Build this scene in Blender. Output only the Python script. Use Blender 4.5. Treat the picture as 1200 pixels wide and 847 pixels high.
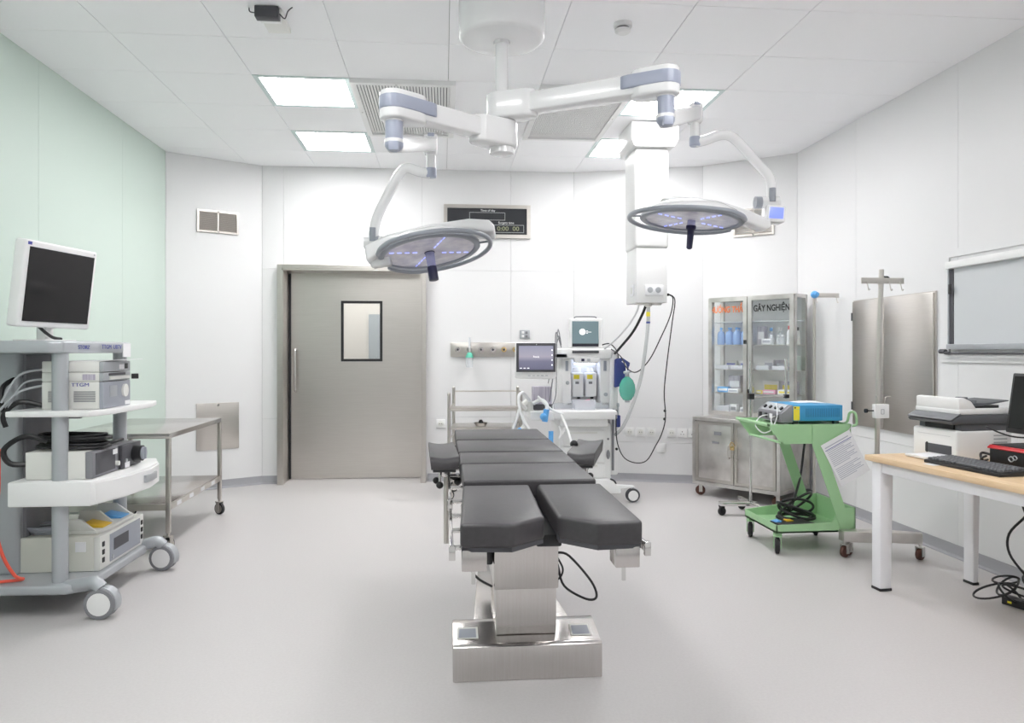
import bpy, bmesh, math, random
from mathutils import Vector, Matrix
random.seed(7)
R = math.radians
for o in list(bpy.data.objects): bpy.data.objects.remove(o)
scn = bpy.context.scene
C = scn.collection

# ------------------------------------------------------------------ camera, world, exposure
cd = bpy.data.cameras.new('camera'); cam = bpy.data.objects.new('camera', cd); C.objects.link(cam)
cd.sensor_width = 36; cd.lens = 880/1200*36; cd.shift_y = -12.5/1200; cd.clip_start = 0.02
cam.location = (0, 0, 1.27); cam.rotation_euler = (R(90), 0, -math.atan(80/880))
scn.camera = cam
w = bpy.data.worlds.new('world'); scn.world = w; w.use_nodes = True
w.node_tree.nodes['Background'].inputs[0].default_value = (.8, .85, .9, 1)
w.node_tree.nodes['Background'].inputs[1].default_value = .3
scn.view_settings.view_transform = 'Standard'; scn.view_settings.look = 'None'
scn.view_settings.exposure = 0.55; scn.view_settings.gamma = 1.0
scn.cycles.max_bounces = 24; scn.cycles.diffuse_bounces = 16; scn.cycles.transparent_max_bounces = 16; scn.cycles.glossy_bounces = 8
LAMP = 19.0          # radiance of the ceiling light panels

# ------------------------------------------------------------------ materials
MATS = {}
def mat(name, col, rough=.5, metal=0., emit=0., ecol=None, alpha=None, coat=0., spec=.5):
    m = bpy.data.materials.new(name); m.use_nodes = True
    b = m.node_tree.nodes['Principled BSDF']
    b.inputs['Base Color'].default_value = (*col, 1); b.inputs['Roughness'].default_value = rough
    b.inputs['Metallic'].default_value = metal; b.inputs['Specular IOR Level'].default_value = spec
    if emit: b.inputs['Emission Color'].default_value = (*(ecol or col), 1); b.inputs['Emission Strength'].default_value = emit
    if coat: b.inputs['Coat Weight'].default_value = coat
    MATS[name] = m; return m
def vary(name, c1, c2, scale=(1, 1, 1), nscale=8, detail=4, bump=0., rvar=None, lo=.35, hi=.65):
    """object-space noise between two colours, optional bump / roughness variation"""
    m = MATS[name]; nt = m.node_tree; b = nt.nodes['Principled BSDF']
    tc = nt.nodes.new('ShaderNodeTexCoord'); mp = nt.nodes.new('ShaderNodeMapping'); mp.inputs['Scale'].default_value = scale
    nz = nt.nodes.new('ShaderNodeTexNoise'); nz.inputs['Scale'].default_value = nscale; nz.inputs['Detail'].default_value = detail
    cr = nt.nodes.new('ShaderNodeValToRGB'); cr.color_ramp.elements[0].position = lo; cr.color_ramp.elements[1].position = hi
    cr.color_ramp.elements[0].color = (*c1, 1); cr.color_ramp.elements[1].color = (*c2, 1)
    nt.links.new(tc.outputs['Object'], mp.inputs[0]); nt.links.new(mp.outputs[0], nz.inputs['Vector'])
    nt.links.new(nz.outputs['Fac'], cr.inputs[0]); nt.links.new(cr.outputs[0], b.inputs['Base Color'])
    if bump:
        bp = nt.nodes.new('ShaderNodeBump'); bp.inputs['Strength'].default_value = bump; bp.inputs['Distance'].default_value = .002
        nt.links.new(nz.outputs['Fac'], bp.inputs['Height']); nt.links.new(bp.outputs[0], b.inputs['Normal'])
    if rvar:
        mr = nt.nodes.new('ShaderNodeMapRange'); mr.inputs[3].default_value, mr.inputs[4].default_value = rvar
        nt.links.new(nz.outputs['Fac'], mr.inputs[0]); nt.links.new(mr.outputs[0], b.inputs['Roughness'])
def clear(name, col, fac=.85, rough=.05):
    """thin clear sheet: mostly see-through, a little gloss"""
    m = bpy.data.materials.new(name); m.use_nodes = True; nt = m.node_tree
    out = nt.nodes['Material Output']; b = nt.nodes['Principled BSDF']
    b.inputs['Base Color'].default_value = (*col, 1); b.inputs['Roughness'].default_value = rough
    tr = nt.nodes.new('ShaderNodeBsdfTransparent'); tr.inputs[0].default_value = (*[min(1, c*.3+.7) for c in col], 1)
    mx = nt.nodes.new('ShaderNodeMixShader'); mx.inputs[0].default_value = fac
    nt.links.new(b.outputs[0], mx.inputs[1]); nt.links.new(tr.outputs[0], mx.inputs[2]); nt.links.new(mx.outputs[0], out.inputs[0])
    MATS[name] = m; return m

mat('wall_white', (.75, .748, .755), .45, spec=.3); mat('wall_green', (.60, .70, .64), .45, spec=.3)
mat('ceil', (.94, .94, .96), .5, spec=.3); mat('gap', (.45, .45, .45), .8)
mat('floor', (.47, .45, .445), .40, spec=.4); vary('floor', (.515, .495, .495), (.545, .525, .525), nscale=90, detail=6, rvar=(.36, .44))
mat('base', (.36, .36, .385), .45)
mat('steel', (.62, .59, .555), .27, 1.); vary('steel', (.605, .575, .54), (.635, .605, .57), (1, 1, 40), 6, 3, rvar=(.27, .30))
mat('steel_table', (.60, .575, .555), .2, 1.); vary('steel_table', (.60, .575, .555), (.63, .605, .59), (40, 1, 1), 4, 3, rvar=(.19, .225))
mat('steel_old', (.45, .43, .41), .35, 1.); vary('steel_old', (.56, .54, .52), (.74, .72, .70), nscale=6, detail=8, rvar=(.25, .5))
mat('chrome', (.72, .71, .70), .12, 1.); mat('alu', (.43, .45, .475), .38, .3)
mat('grey_paint', (.33, .35, .40), .45); mat('grey_mid', (.22, .22, .24), .5); mat('grey_dark', (.07, .07, .08), .5)
mat('white_pl', (.80, .80, .80), .32); mat('offwhite', (.72, .72, .69), .4); mat('cream', (.66, .66, .60), .45)
mat('lamp_white', (.82, .82, .83), .25, coat=.3); mat('lamp_grey', (.37, .40, .50), .35); mat('rim_grey', (.30, .32, .36), .35)
mat('black', (.012, .012, .014), .4); mat('black_gloss', (.012, .011, .012), .08, spec=.3); mat('rubber', (.02, .02, .022), .6)
mat('pad', (.05, .047, .051), .42, spec=.5); vary('pad', (.047, .044, .048), (.054, .051, .055), nscale=60, detail=3, bump=.08)
mat('pad_seam', (.03, .028, .03), .5)
mat('navy', (.012, .012, .055), .35); mat('blue_led', (.3, .35, 1), .4, emit=1.0, ecol=(.35, .40, 1.))
mat('lens', (.62, .60, .72), .15); vary('lens', (.60, .58, .70), (.80, .78, .84), nscale=14, detail=3)
mat('screen_blue', (.2, .25, .9), .3, emit=.45, ecol=(.22, .30, .95))
mat('light', (1, 1, 1), .5, emit=LAMP, ecol=(1., .988, .985)); mat('light_frame', (.62, .72, .72), .4)
mat('cart_green', (.34, .57, .31), .4); vary('cart_green', (.33, .56, .30), (.36, .59, .33), nscale=5)
mat('esu_blue', (.055, .32, .60), .4); mat('esu_blue_dark', (.03, .2, .40), .5); mat('yellow', (.85, .72, .05), .5)
mat('wood', (.72, .53, .33), .42); vary('wood', (.66, .47, .28), (.77, .58, .38), (30, 2, 30), 2, 5)
mat('desk_white', (.80, .80, .83), .35); mat('print_grey', (.095, .10, .11), .45); mat('print_grey2', (.17, .175, .19), .4)
mat('paper', (.82, .82, .84), .7); mat('ink', (.45, .46, .53), .7); mat('ink_blue', (.08, .09, .35), .7)
mat('red', (.50, .012, .02), .3); mat('red_cable', (.75, .10, .06), .45); mat('orange', (.75, .18, .03), .5)
mat('teal_screen', (.1, .15, .17), .2, emit=.42, ecol=(.16, .21, .225)); mat('screen_strip', (.02, .02, .03), .2)
mat('glow_white', (.9, .9, .9), .4, emit=.35, ecol=(1, 1, 1))
mat('blue_pl', (.12, .40, .80), .35); mat('blue_bag', (.04, .06, .24), .6); mat('pink', (.8, .35, .5), .6)
mat('lilac', (.46, .43, .52), .4); vary('lilac', (.38, .35, .44), (.56, .53, .60), (60, 1, 1), 2, 1)
mat('yellow_pedal', (.80, .52, .04), .4); mat('brass', (.7, .52, .25), .25, 1.); mat('rust', (.09, .035, .025), .6)
mat('clock_face', (.035, .037, .042), .06); mat('digit', (.32, .34, .20), .5); mat('digit_red', (.55, .22, .18), .5); mat('outline', (.55, .57, .58), .5)
mat('led_cool', (.8, .85, 1), .4, emit=6., ecol=(.75, .82, 1.)); mat('corr_wall', (.62, .60, .57), .6); mat('corr_door', (.33, .37, .40), .5)
mat('blind', (.60, .62, .64), .4); mat('green_gas', (.10, .50, .36), .3)
mat('corr_fill', (1, 1, 1), .5, emit=26., ecol=(1, .97, .93)); mat('silicone', (.74, .75, .76), .35)
clear('glass', (.90, .94, .94), .94); clear('lav_glass', (.55, .55, .85), .45, .1); clear('green_bag', (.10, .55, .43), .40, .2)
clear('clear_pl', (.86, .88, .92), .45, .15); clear('hose_clear', (.75, .77, .78), .35, .2); clear('blue_clear', (.35, .55, .9), .35, .2)
def screen_mat():
    m = mat('vital_screen', (.1, .1, .14), .15); nt = m.node_tree; b = nt.nodes['Principled BSDF']
    tc = nt.nodes.new('ShaderNodeTexCoord'); sp = nt.nodes.new('ShaderNodeSeparateXYZ'); nt.links.new(tc.outputs['Generated'], sp.inputs[0])
    cr = nt.nodes.new('ShaderNodeValToRGB'); e = cr.color_ramp.elements
    e[0].position = 0; e[0].color = (.10, .10, .16, 1); e[1].position = 1; e[1].color = (.30, .31, .40, 1)
    x = cr.color_ramp.elements.new(.35); x.color = (.15, .15, .22, 1); x = cr.color_ramp.elements.new(.55); x.color = (.42, .39, .45, 1)
    nt.links.new(sp.outputs['Z'], cr.inputs[0]); nt.links.new(cr.outputs[0], b.inputs['Emission Color']); b.inputs['Emission Strength'].default_value = .58
screen_mat()
# ------------------------------------------------------------------ mesh helpers
class M:
    """collects shapes; o = origin subtracted from the coordinates, mx = matrix applied to each shape"""
    def __init__(s, o=(0, 0, 0), mx=None):
        s.bm = bmesh.new(); s.o = Vector(o.location if hasattr(o, 'location') else o); s.mx = mx or Matrix()
    def _merge(s, b, smooth=False):
        bmesh.ops.recalc_face_normals(b, faces=b.faces[:])
        me = bpy.data.meshes.new('t'); b.to_mesh(me); b.free(); me.transform(Matrix.Translation(-s.o) @ s.mx); s.bm.from_mesh(me); bpy.data.meshes.remove(me)
        return s
    def box(s, x0, x1, y0, y1, z0, z1, bev=0, seg=2, m=None):
        b = bmesh.new(); bmesh.ops.create_cube(b, size=1)
        for v in b.verts: v.co = Vector(((x0+x1)/2+v.co.x*(x1-x0), (y0+y1)/2+v.co.y*(y1-y0), (z0+z1)/2+v.co.z*(z1-z0)))
        if bev: bmesh.ops.bevel(b, geom=b.edges[:], offset=bev, segments=seg, profile=.5, affect='EDGES')
        if m: b.transform(m)
        return s._merge(b)
    def prism(s, poly, a0, a1, axis='z', bev=0, seg=2, m=None):
        b = bmesh.new()
        f = {'z': lambda p, q: (p[0], p[1], q), 'y': lambda p, q: (p[0], q, p[1]), 'x': lambda p, q: (q, p[0], p[1])}[axis]
        lo = [b.verts.new(f(p, a0)) for p in poly]; hi = [b.verts.new(f(p, a1)) for p in poly]
        b.faces.new(lo); b.faces.new(hi[::-1]); n = len(poly)
        for i in range(n): b.faces.new((lo[i], hi[i], hi[(i+1) % n], lo[(i+1) % n]))
        bmesh.ops.recalc_face_normals(b, faces=b.faces[:])
        if bev: bmesh.ops.bevel(b, geom=b.edges[:], offset=bev, segments=seg, profile=.5, affect='EDGES', clamp_overlap=True)
        if m: b.transform(m)
        return s._merge(b)
    def lathe(s, prof, c=(0, 0, 0), seg=24, m=None):
        b = bmesh.new(); rings = []
        for r, z in prof:
            rings.append([b.verts.new((c[0]+max(r, 1e-5)*math.cos(2*math.pi*i/seg), c[1]+max(r, 1e-5)*math.sin(2*math.pi*i/seg), c[2]+z)) for i in range(seg)])
        for a, d in zip(rings, rings[1:]):
            for i in range(seg): b.faces.new((a[i], a[(i+1) % seg], d[(i+1) % seg], d[i]))
        b.faces.new(rings[0]); b.faces.new(rings[-1])
        bmesh.ops.remove_doubles(b, verts=b.verts[:], dist=2e-5)
        if m: b.transform(m)
        return s._merge(b)
    def cyl(s, p, q, r, r2=None, seg=16):
        p, q = Vector(p), Vector(q); d = q-p; L = d.length
        rot = d.to_track_quat('Z', 'Y').to_matrix().to_4x4()
        return s.lathe([(r, 0), (r if r2 is None else r2, L)], seg=seg, m=Matrix.Translation(p) @ rot)
    def tube(s, pts, r, seg=8, smooth=5, closed=False, r2=None):
        pts = [Vector(p) for p in pts]
        if smooth > 1:
            out = []; n = len(pts); rng = n if closed else n-1
            for i in range(rng):
                g = lambda k: pts[k % n] if closed else pts[max(0, min(n-1, k))]
                p0, p1, p2, p3 = g(i-1), g(i), g(i+1), g(i+2)
                for k in range(smooth):
                    t = k/smooth
                    out.append(.5*((2*p1)+(p2-p0)*t+(2*p0-5*p1+4*p2-p3)*t*t+(3*p1-p0-3*p2+p3)*t**3))
            if not closed: out.append(pts[-1])
            pts = out
        b = bmesh.new(); n = len(pts); rings = []; up = None
        for i, p in enumerate(pts):
            d = (pts[(i+1) % n]-pts[i-1]) if closed else (pts[min(i+1, n-1)]-pts[max(i-1, 0)])
            d = d.normalized() if d.length > 1e-9 else Vector((0, 0, 1))
            if up is None: up = d.orthogonal().normalized()
            up = (up-d*up.dot(d)); up = up.normalized() if up.length > 1e-6 else d.orthogonal().normalized()
            sd = d.cross(up); rr = r if r2 is None else r+(r2-r)*i/(n-1)
            rings.append([b.verts.new(p+(up*math.cos(2*math.pi*k/seg)+sd*math.sin(2*math.pi*k/seg))*rr) for k in range(seg)])
        for i in range(n if closed else n-1):
            a, d = rings[i], rings[(i+1) % n]
            for k in range(seg): b.faces.new((a[k], a[(k+1) % seg], d[(k+1) % seg], d[k]))
        if not closed: b.faces.new(rings[0]); b.faces.new(rings[-1])
        return s._merge(b)
    def ball(s, c, rx, ry=None, rz=None, seg=16):
        b = bmesh.new(); bmesh.ops.create_uvsphere(b, u_segments=seg, v_segments=seg//2+2, radius=1)
        for v in b.verts: v.co = Vector((c[0]+v.co.x*rx, c[1]+v.co.y*(ry or rx), c[2]+v.co.z*(rz or rx)))
        return s._merge(b)
    def sheet(s, rows):
        """grid surface from rows of points"""
        b = bmesh.new(); g = [[b.verts.new(p) for p in r] for r in rows]
        for a, d in zip(g, g[1:]):
            for i in range(len(a)-1): b.faces.new((a[i], a[i+1], d[i+1], d[i]))
        return s._merge(b)
    def done(s, name, m, parent=None, smooth=35):
        me = bpy.data.meshes.new(name); s.bm.to_mesh(me); s.bm.free()
        me.materials.append(MATS[m] if isinstance(m, str) else m)
        if smooth: me.shade_smooth(); me.set_sharp_from_angle(angle=R(smooth))
        o = bpy.data.objects.new(name, me); C.objects.link(o); o.parent = parent
        return o
def tag(o, label, cat, group=None):
    o['label'] = label; o['category'] = cat
    if group: o['group'] = group
    return o
def thing(name, label, cat, loc=(0, 0, 0), rotz=0, group=None):
    o = bpy.data.objects.new(name, None); C.objects.link(o); o.location = loc; o.rotation_euler = (0, 0, rotz)
    o.empty_display_size = .05
    return tag(o, label, cat, group)
def struct(o): o['kind'] = 'structure'; return o
def stuff(o): o['kind'] = 'stuff'; return o
def lab(o, l): o['label'] = l; return o
def dup(root, loc=None, rotz=None, label=None):
    def cp(o, p):
        c = o.copy(); C.objects.link(c); c.parent = p
        for ch in list(o.children): cp(ch, c)
        return c
    kids = cp(root, root.parent)
    if loc is not None: kids.location = loc
    if rotz is not None: kids.rotation_euler = (0, 0, rotz)
    if label: kids['label'] = label
    return kids
def text(name, body, size, m, parent, mx, ext=.0006, align='CENTER', sx=1., bold=0.):
    cu = bpy.data.curves.new(name, 'FONT'); cu.body = body; cu.size = size; cu.extrude = ext; cu.align_x = align; cu.align_y = 'CENTER'; cu.offset = bold
    ob = bpy.data.objects.new(name, cu); C.objects.link(ob)
    me = bpy.data.meshes.new_from_object(ob.evaluated_get(bpy.context.evaluated_depsgraph_get()))
    bpy.data.objects.remove(ob); me.name = name
    me.transform(mx @ Matrix.Diagonal((sx, 1, 1, 1))); me.materials.clear(); me.materials.append(MATS[m])
    o = bpy.data.objects.new(name, me); C.objects.link(o); o.parent = parent; return o
def face_y(x, y, z): # text plane facing -Y
    return Matrix.Translation((x, y, z)) @ Matrix.Rotation(R(90), 4, 'X')
def face_x(x, y, z): # text plane facing +X
    return Matrix.Translation((x, y, z)) @ Matrix.Rotation(R(90), 4, 'Z') @ Matrix.Rotation(R(90), 4, 'X')
def face_mx(x, y, z): # facing -X
    return Matrix.Translation((x, y, z)) @ Matrix.Rotation(R(-90), 4, 'Z') @ Matrix.Rotation(R(90), 4, 'X')
def stadium(p, q, r1, r2, n=8):
    p, q = Vector(p), Vector(q); a = math.atan2(q.y-p.y, q.x-p.x); out = []
    for i in range(n+1): t = a+math.pi/2+math.pi*i/n; out.append((p.x+r1*math.cos(t), p.y+r1*math.sin(t)))
    for i in range(n+1): t = a-math.pi/2+math.pi*i/n; out.append((q.x+r2*math.cos(t), q.y+r2*math.sin(t)))
    return out
def caster(parent, x, y, r, ang=0, wheel='rubber', fork='steel', hub=None, wid=.026, top=None, o=(0, 0, 0)):
    """caster in the parent's local frame: fork (part) > wheel, hub"""
    mx = Matrix.Translation((x, y, 0)) @ Matrix.Rotation(ang, 4, 'Z')
    top = top or r*2.7
    m = M(o, mx); h = wid/2+.006
    m.box(-r*.35, r*.35, h, h+.005, r*.7, r*2.15); m.box(-r*.35, r*.35, -h-.005, -h, r*.7, r*2.15)
    m.box(-r*.5, r*.35, -h-.005, h+.005, r*2.1, r*2.1+.008); m.cyl((0, 0, r*2.1), (0, 0, top), max(.009, r*.22))
    f = m.done('caster', fork, parent)
    ax = Matrix.Rotation(R(90), 4, 'X')
    m = M(o, mx); m.lathe([(r*.75, -wid/2), (r*.96, -wid/2+.002), (r, -wid/4), (r, wid/4), (r*.96, wid/2-.002), (r*.75, wid/2)], (0, 0, 0), 20, Matrix.Translation((0, 0, r)) @ ax)
    m.done('wheel', wheel, f)
    m = M(o, mx); m.lathe([(r*.74, -wid/2-.003), (r*.74, wid/2+.003)], (0, 0, 0), 20, Matrix.Translation((0, 0, r)) @ ax); m.done('wheel_hub', hub or fork, f)
    return f

def twin_caster(parent, x, y, r, ang=0, tyre='grey_mid', hood='alu', hub='white_pl', wid=.06, top=None, o=(0, 0, 0)):
    """hooded twin-wheel caster: hood (part) > two wheels with hubs"""
    mx = Matrix.Translation((x, y, 0)) @ Matrix.Rotation(ang, 4, 'Z'); top = top or r*2.3; ax = Matrix.Rotation(R(90), 4, 'X')
    m = M(o, mx); arc = [(r*1.06*math.cos(a), r+r*1.06*math.sin(a)) for a in [R(-25+130*i/10) for i in range(11)]]
    m.prism(arc+[(x_*.80, r+(z_-r)*.80) for x_, z_ in arc[::-1]], -wid*.30, wid*.5, 'y', .002); m.box(-r*.5, r*.7, -.006, .006, r*.7, r*1.7); m.cyl((0, 0, r*1.5), (0, 0, top), .014)
    f = m.done('caster', hood, parent)
    for s_ in (-1, 1):
        w_ = wid*.36; c_ = s_*wid*.30
        M(o, mx).lathe([(r*.72, -w_/2), (r*.97, -w_/2+.002), (r, -w_/4), (r, w_/4), (r*.97, w_/2-.002), (r*.72, w_/2)], (0, 0, 0), 22, Matrix.Translation((0, c_, r)) @ ax).done('wheel', tyre, f)
        M(o, mx).lathe([(r*.74, -w_/2-.001), (r*.74, w_/2+.001), (r*.30, w_/2+.005)] if s_ < 0 else [(r*.30, -w_/2-.005), (r*.74, -w_/2-.001), (r*.74, w_/2+.001)], (0, 0, 0), 22, Matrix.Translation((0, c_, r)) @ ax).done('wheel_hub', hub, f)
    return f

# ------------------------------------------------------------------ the room
H = 3.04; XL, XR, YB, YF = -2.46, 3.15, 7.37, -1.6
P = [(XL, YF), (XR, YF), (XR, 6.46), (2.47, 7.0), (1.287, YB), (-1.73, YB), (XL, 6.92)]   # counter-clockwise plan
fl = struct(M().box(XL-.3, XR+.3, YF-.3, 8.0, -.06, 0).done('floor', 'floor', smooth=0)); fl['label'] = 'pale grey speckled vinyl floor'
def wall(name, p, q, us, zs, m, hole=None, inset=.0):
    """backing wall from p to q (room on its left) with cladding panels as children; us / zs: seam positions"""
    p, q = Vector(p), Vector(q); L = (q-p).length; a = math.atan2(q.y-p.y, q.x-p.x)
    mx = Matrix.Translation((p.x, p.y, 0)) @ Matrix.Rotation(a, 4, 'Z')
    b = M(mx=mx); T0, T1 = -.09, -.014
    if hole:
        h0, h1, hz = hole
        b.box(-.03, h0, T0, T1, 0, H+.06); b.box(h1, L+.03, T0, T1, 0, H+.06); b.box(h0, h1, T0, T1, hz, H+.06)
    else: b.box(-.03, L+.03, T0, T1, 0, H+.06)
    wo = struct(b.done(name, 'gap', smooth=0))
    us = [0]+us+[L]; zs = [.0]+zs+[H+.02]; g = .0012
    for u0, u1 in zip(us, us[1:]):
        for z0, z1 in zip(zs, zs[1:]):
            if hole and u0 >= hole[0]-1e-4 and u1 <= hole[1]+1e-4 and z1 <= hole[2]+1e-4: continue
            M(mx=mx).box(u0+g, u1-g, -.014, 0, z0+g, z1-g).done('panel', m, wo, smooth=0)
    return wo, mx, L
wall('wall_front', P[0], P[1], [1.2, 2.4, 3.6, 4.8], [], 'wall_white')
wall('wall_right', P[1], P[2], [1.2, 2.4, 3.6, 4.75, 5.95, 7.1], [.62], 'wall_white')
wall('wall_right_corner', P[2], P[3], [], [.62], 'wall_white')
wall('wall_right_diagonal', P[3], P[4], [], [.38, .62], 'wall_white')
DX0, DX1, DZ = -1.53, -.21, 2.055
wall('wall_back', P[4], P[5], [1.287-.66, 1.287-DX1, 1.287-DX0], [.62, DZ], 'wall_white', hole=(1.287-DX1, 1.287-DX0, DZ))
wall('wall_left_diagonal', P[5], P[6], [], [], 'wall_white')
wall('wall_left', P[6], P[0], [.9, 2.1, 3.3, 4.5, 5.7, 6.9], [], 'wall_green')
def skirting(name, p, q, cut=None):
    p, q = Vector(p), Vector(q); L = (q-p).length; a = math.atan2(q.y-p.y, q.x-p.x)
    mx = Matrix.Translation((p.x, p.y, 0)) @ Matrix.Rotation(a, 4, 'Z'); m = M(mx=mx)
    prof = [(0, .075), (.006, .075), (.007, .03), (.013, .013), (.03, .006), (.032, 0), (0, 0)]
    for u0, u1 in ([(0, L)] if not cut else [(0, cut[0]), (cut[1], L)]): m.prism(prof, u0, u1, 'x')
    return struct(m.done(name, 'base'))
for n, i in (('front', 0), ('right', 1), ('right_corner', 2), ('right_diagonal', 3), ('back', 4), ('left_diagonal', 5), ('left', 6)):
    skirting('baseboard_'+n, P[i], P[(i+1) % 7], (1.287+.155, 1.287+1.585) if n == 'back' else None)

# ceiling tiles, clipped to the plan
def clip(poly):
    for i in range(7):
        a, b = P[i], P[(i+1) % 7]; out = []
        f = lambda p: (b[0]-a[0])*(p[1]-a[1])-(b[1]-a[1])*(p[0]-a[0])
        for k in range(len(poly)):
            p, q = poly[k], poly[(k+1) % len(poly)]; fp, fq = f(p), f(q)
            if fp >= -1e-9: out.append(p)
            if (fp > 1e-9 and fq < -1e-9) or (fp < -1e-9 and fq > 1e-9): t = fp/(fp-fq); out.append((p[0]+(q[0]-p[0])*t, p[1]+(q[1]-p[1])*t))
        poly = out
        if len(poly) < 3: return None
    return poly
ce = struct(M().prism(P, H+.016, H+.08).done('ceiling', 'gap', smooth=0))
cx = [XL, -1.85, -1.225, -.61, .03, .645, 1.285, 1.905, XR]
cy = [YF, -.55, .05, .65, 1.26, 1.865, 2.47, 3.13, 3.75, 4.36, 4.945, 5.555, 6.165, 6.775, YB]
LX = [(-1.225, -.61), (1.285, 1.905)]; LY = [(4.945, 5.555), (6.165, 6.775), (1.865, 2.47), (.65, 1.26)]  # last two light rows are out of view, added to mirror the visible ones
HX = [(-.61, .03), (.645, 1.285)]; HY = [(4.945, 6.165), (1.26, 2.47)]
for i in range(len(cx)-1):
    for j in range(len(cy)-1):
        x0, x1, y0, y1 = cx[i], cx[i+1], cy[j], cy[j+1]; xm, ym = (x0+x1)/2, (y0+y1)/2
        if any(a < xm < b for a, b in LX) and any(a < ym < b for a, b in LY): continue
        if any(a < xm < b for a, b in HX) and any(a < ym < b for a, b in HY): continue
        g = .0018; pl = clip([(x0+g, y0+g), (x1-g, y0+g), (x1-g, y1-g), (x0+g, y1-g)])
        if pl: M().prism(pl, H, H+.015).done('tile', 'ceil', ce, smooth=0)
# ceiling lights
LL = {(0, 0): 'square ceiling light panel left of the slatted vent, nearer one', (0, 1): 'square ceiling light panel at left, nearer the door wall',
      (1, 0): 'square ceiling light panel partly behind the hanging pendant column, nearer one', (1, 1): 'square ceiling light panel at right, nearer the back wall, behind pendant',
      (0, 2): 'unseen square ceiling light panel added above the left foreground', (1, 2): 'unseen square ceiling light panel added above the right foreground',
      (0, 3): 'unseen square ceiling light panel added at left behind the photographer', (1, 3): 'unseen square ceiling light panel added at right behind the photographer'}
for i, (x0, x1) in enumerate(LX):
    for j, (y0, y1) in enumerate(LY):
        t = thing('ceiling_light', LL[i, j], 'ceiling light', ((x0+x1)/2, (y0+y1)/2, H), 0, 'ceiling light panels')
        m = M(t); f = .035
        m.box(x0, x1, y0, y0+f, H-.004, H+.014).box(x0, x1, y1-f, y1, H-.004, H+.014).box(x0, x0+f, y0+f, y1-f, H-.004, H+.014).box(x1-f, x1, y0+f, y1-f, H-.004, H+.014)
        m.done('frame', 'light_frame', t, 0)
        M(t).box(x0+f, x1-f, y0+f, y1-f, H+.001, H+.012).done('diffuser', 'light', t, 0)
# air diffusers
HL = {(0, 0): 'slatted white air supply vent in the ceiling above left lamp arm', (1, 0): 'finely slatted white air supply vent in the ceiling behind right lamp arm',
      (0, 1): 'slatted air supply vent above the foreground', (1, 1): 'finely slatted air supply vent above the foreground'}
for i, (x0, x1) in enumerate(HX):
    for j, (y0, y1) in enumerate(HY):
        if i == 0: x1 += .05
        t = thing('air_diffuser', HL[i, j], 'air vent', ((x0+x1)/2, (y0+y1)/2, H), 0, 'ceiling air diffusers')
        m = M(t); f = .04; z0 = H-.03
        m.box(x0, x1, y0, y0+f, z0, H+.012).box(x0, x1, y1-f, y1, z0, H+.012).box(x0, x0+f, y0+f, y1-f, z0, H+.012).box(x1-f, x1, y0+f, y1-f, z0, H+.012)
        m.done('frame', 'white_pl', t, 0)
        M(t).box(x0+f, x1-f, y0+f, y1-f, H+.004, H+.012).done('backing', 'grey_mid', t, 0)
        n = 30 if i == 0 else 40; st = (x1-x0-2*f)/n; sm = None
        for k in range(n):
            if sm is None:
                sl = M().box(-st*.34, st*.34, -(y1-y0)/2+f, (y1-y0)/2-f, -.004, .004).done('slat', 'white_pl', t, 0); sm = sl.data
            else: sl = bpy.data.objects.new('slat', sm); C.objects.link(sl); sl.parent = t
            sl.location = (x0+f+st*(k+.5)-t.location.x, 0, -.012)
        m = M(t)
        for (sx, sy) in ((x0+.3, y0+.02), (x0+.02, (y0+y1)/2), (x1-.02, (y0+y1)/2)): m.cyl((sx, sy, z0-.004), (sx, sy, z0), .007)
        m.done('screw', 'chrome', t)

# sliding door
door = struct(bpy.data.objects.new('door_1', None)); C.objects.link(door); door.location = (-.87, 7.3, 0); door['label'] = 'stainless steel sliding door with a small window and deep steel frame'
Y0, Y1 = 7.27, 7.56
M(door).box(-1.57, DX0+.0, Y0, YB-.002, 0, 2.09, .003).box(DX0-.0, DX0+.015, Y0+.001, Y1, 0, 2.05).done('jamb', 'steel', door, 0)
M(door).box(DX1, -.17, Y0, YB-.002, 0, 2.09, .003).box(DX1-.015, DX1, Y0+.001, Y1, 0, 2.05).done('jamb', 'steel', door, 0)
M(door).box(DX0, DX1, Y0, YB-.002, 2.05, 2.09, .003).box(DX0, DX1, Y0+.001, Y1, 2.035, 2.05).done('head_jamb', 'steel', door, 0)
wx0, wx1, wz0, wz1 = -1.013, -.607, 1.165, 1.765
lf = M(door)
lf.box(DX0-.05, wx0, Y1, Y1+.045, .012, 2.06).box(wx1, DX1+.05, Y1, Y1+.045, .012, 2.06).box(wx0, wx1, Y1, Y1+.045, .012, wz0).box(wx0, wx1, Y1, Y1+.045, wz1, 2.06)
lf = lf.done('door_leaf', 'steel', door, 0)
m = M(door); f = .025
m.box(wx0, wx1, Y1-.006, Y1+.02, wz1-f, wz1).box(wx0, wx1, Y1-.006, Y1+.02, wz0, wz0+f).box(wx0, wx0+f, Y1-.006, Y1+.02, wz0+f, wz1-f).box(wx1-f, wx1, Y1-.006, Y1+.02, wz0+f, wz1-f)
m.done('window_frame', 'black', lf, 0)
M(door).box(wx0+f, wx1-f, Y1+.004, Y1+.010, wz0+f, wz1-f).done('pane', 'glass', lf, 0)
M(door).tube([(-1.45, Y1, .87), (-1.45, Y1-.05, .88), (-1.45, Y1-.06, .92), (-1.45, Y1-.06, 1.24), (-1.45, Y1-.05, 1.28), (-1.45, Y1, 1.29)], .013).done('handle', 'chrome', lf)
M(door).box(DX0+.016, DX0+.035, Y1-.012, Y1-.001, .01, 2.03).done('seal', 'black', lf, 0)
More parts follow.
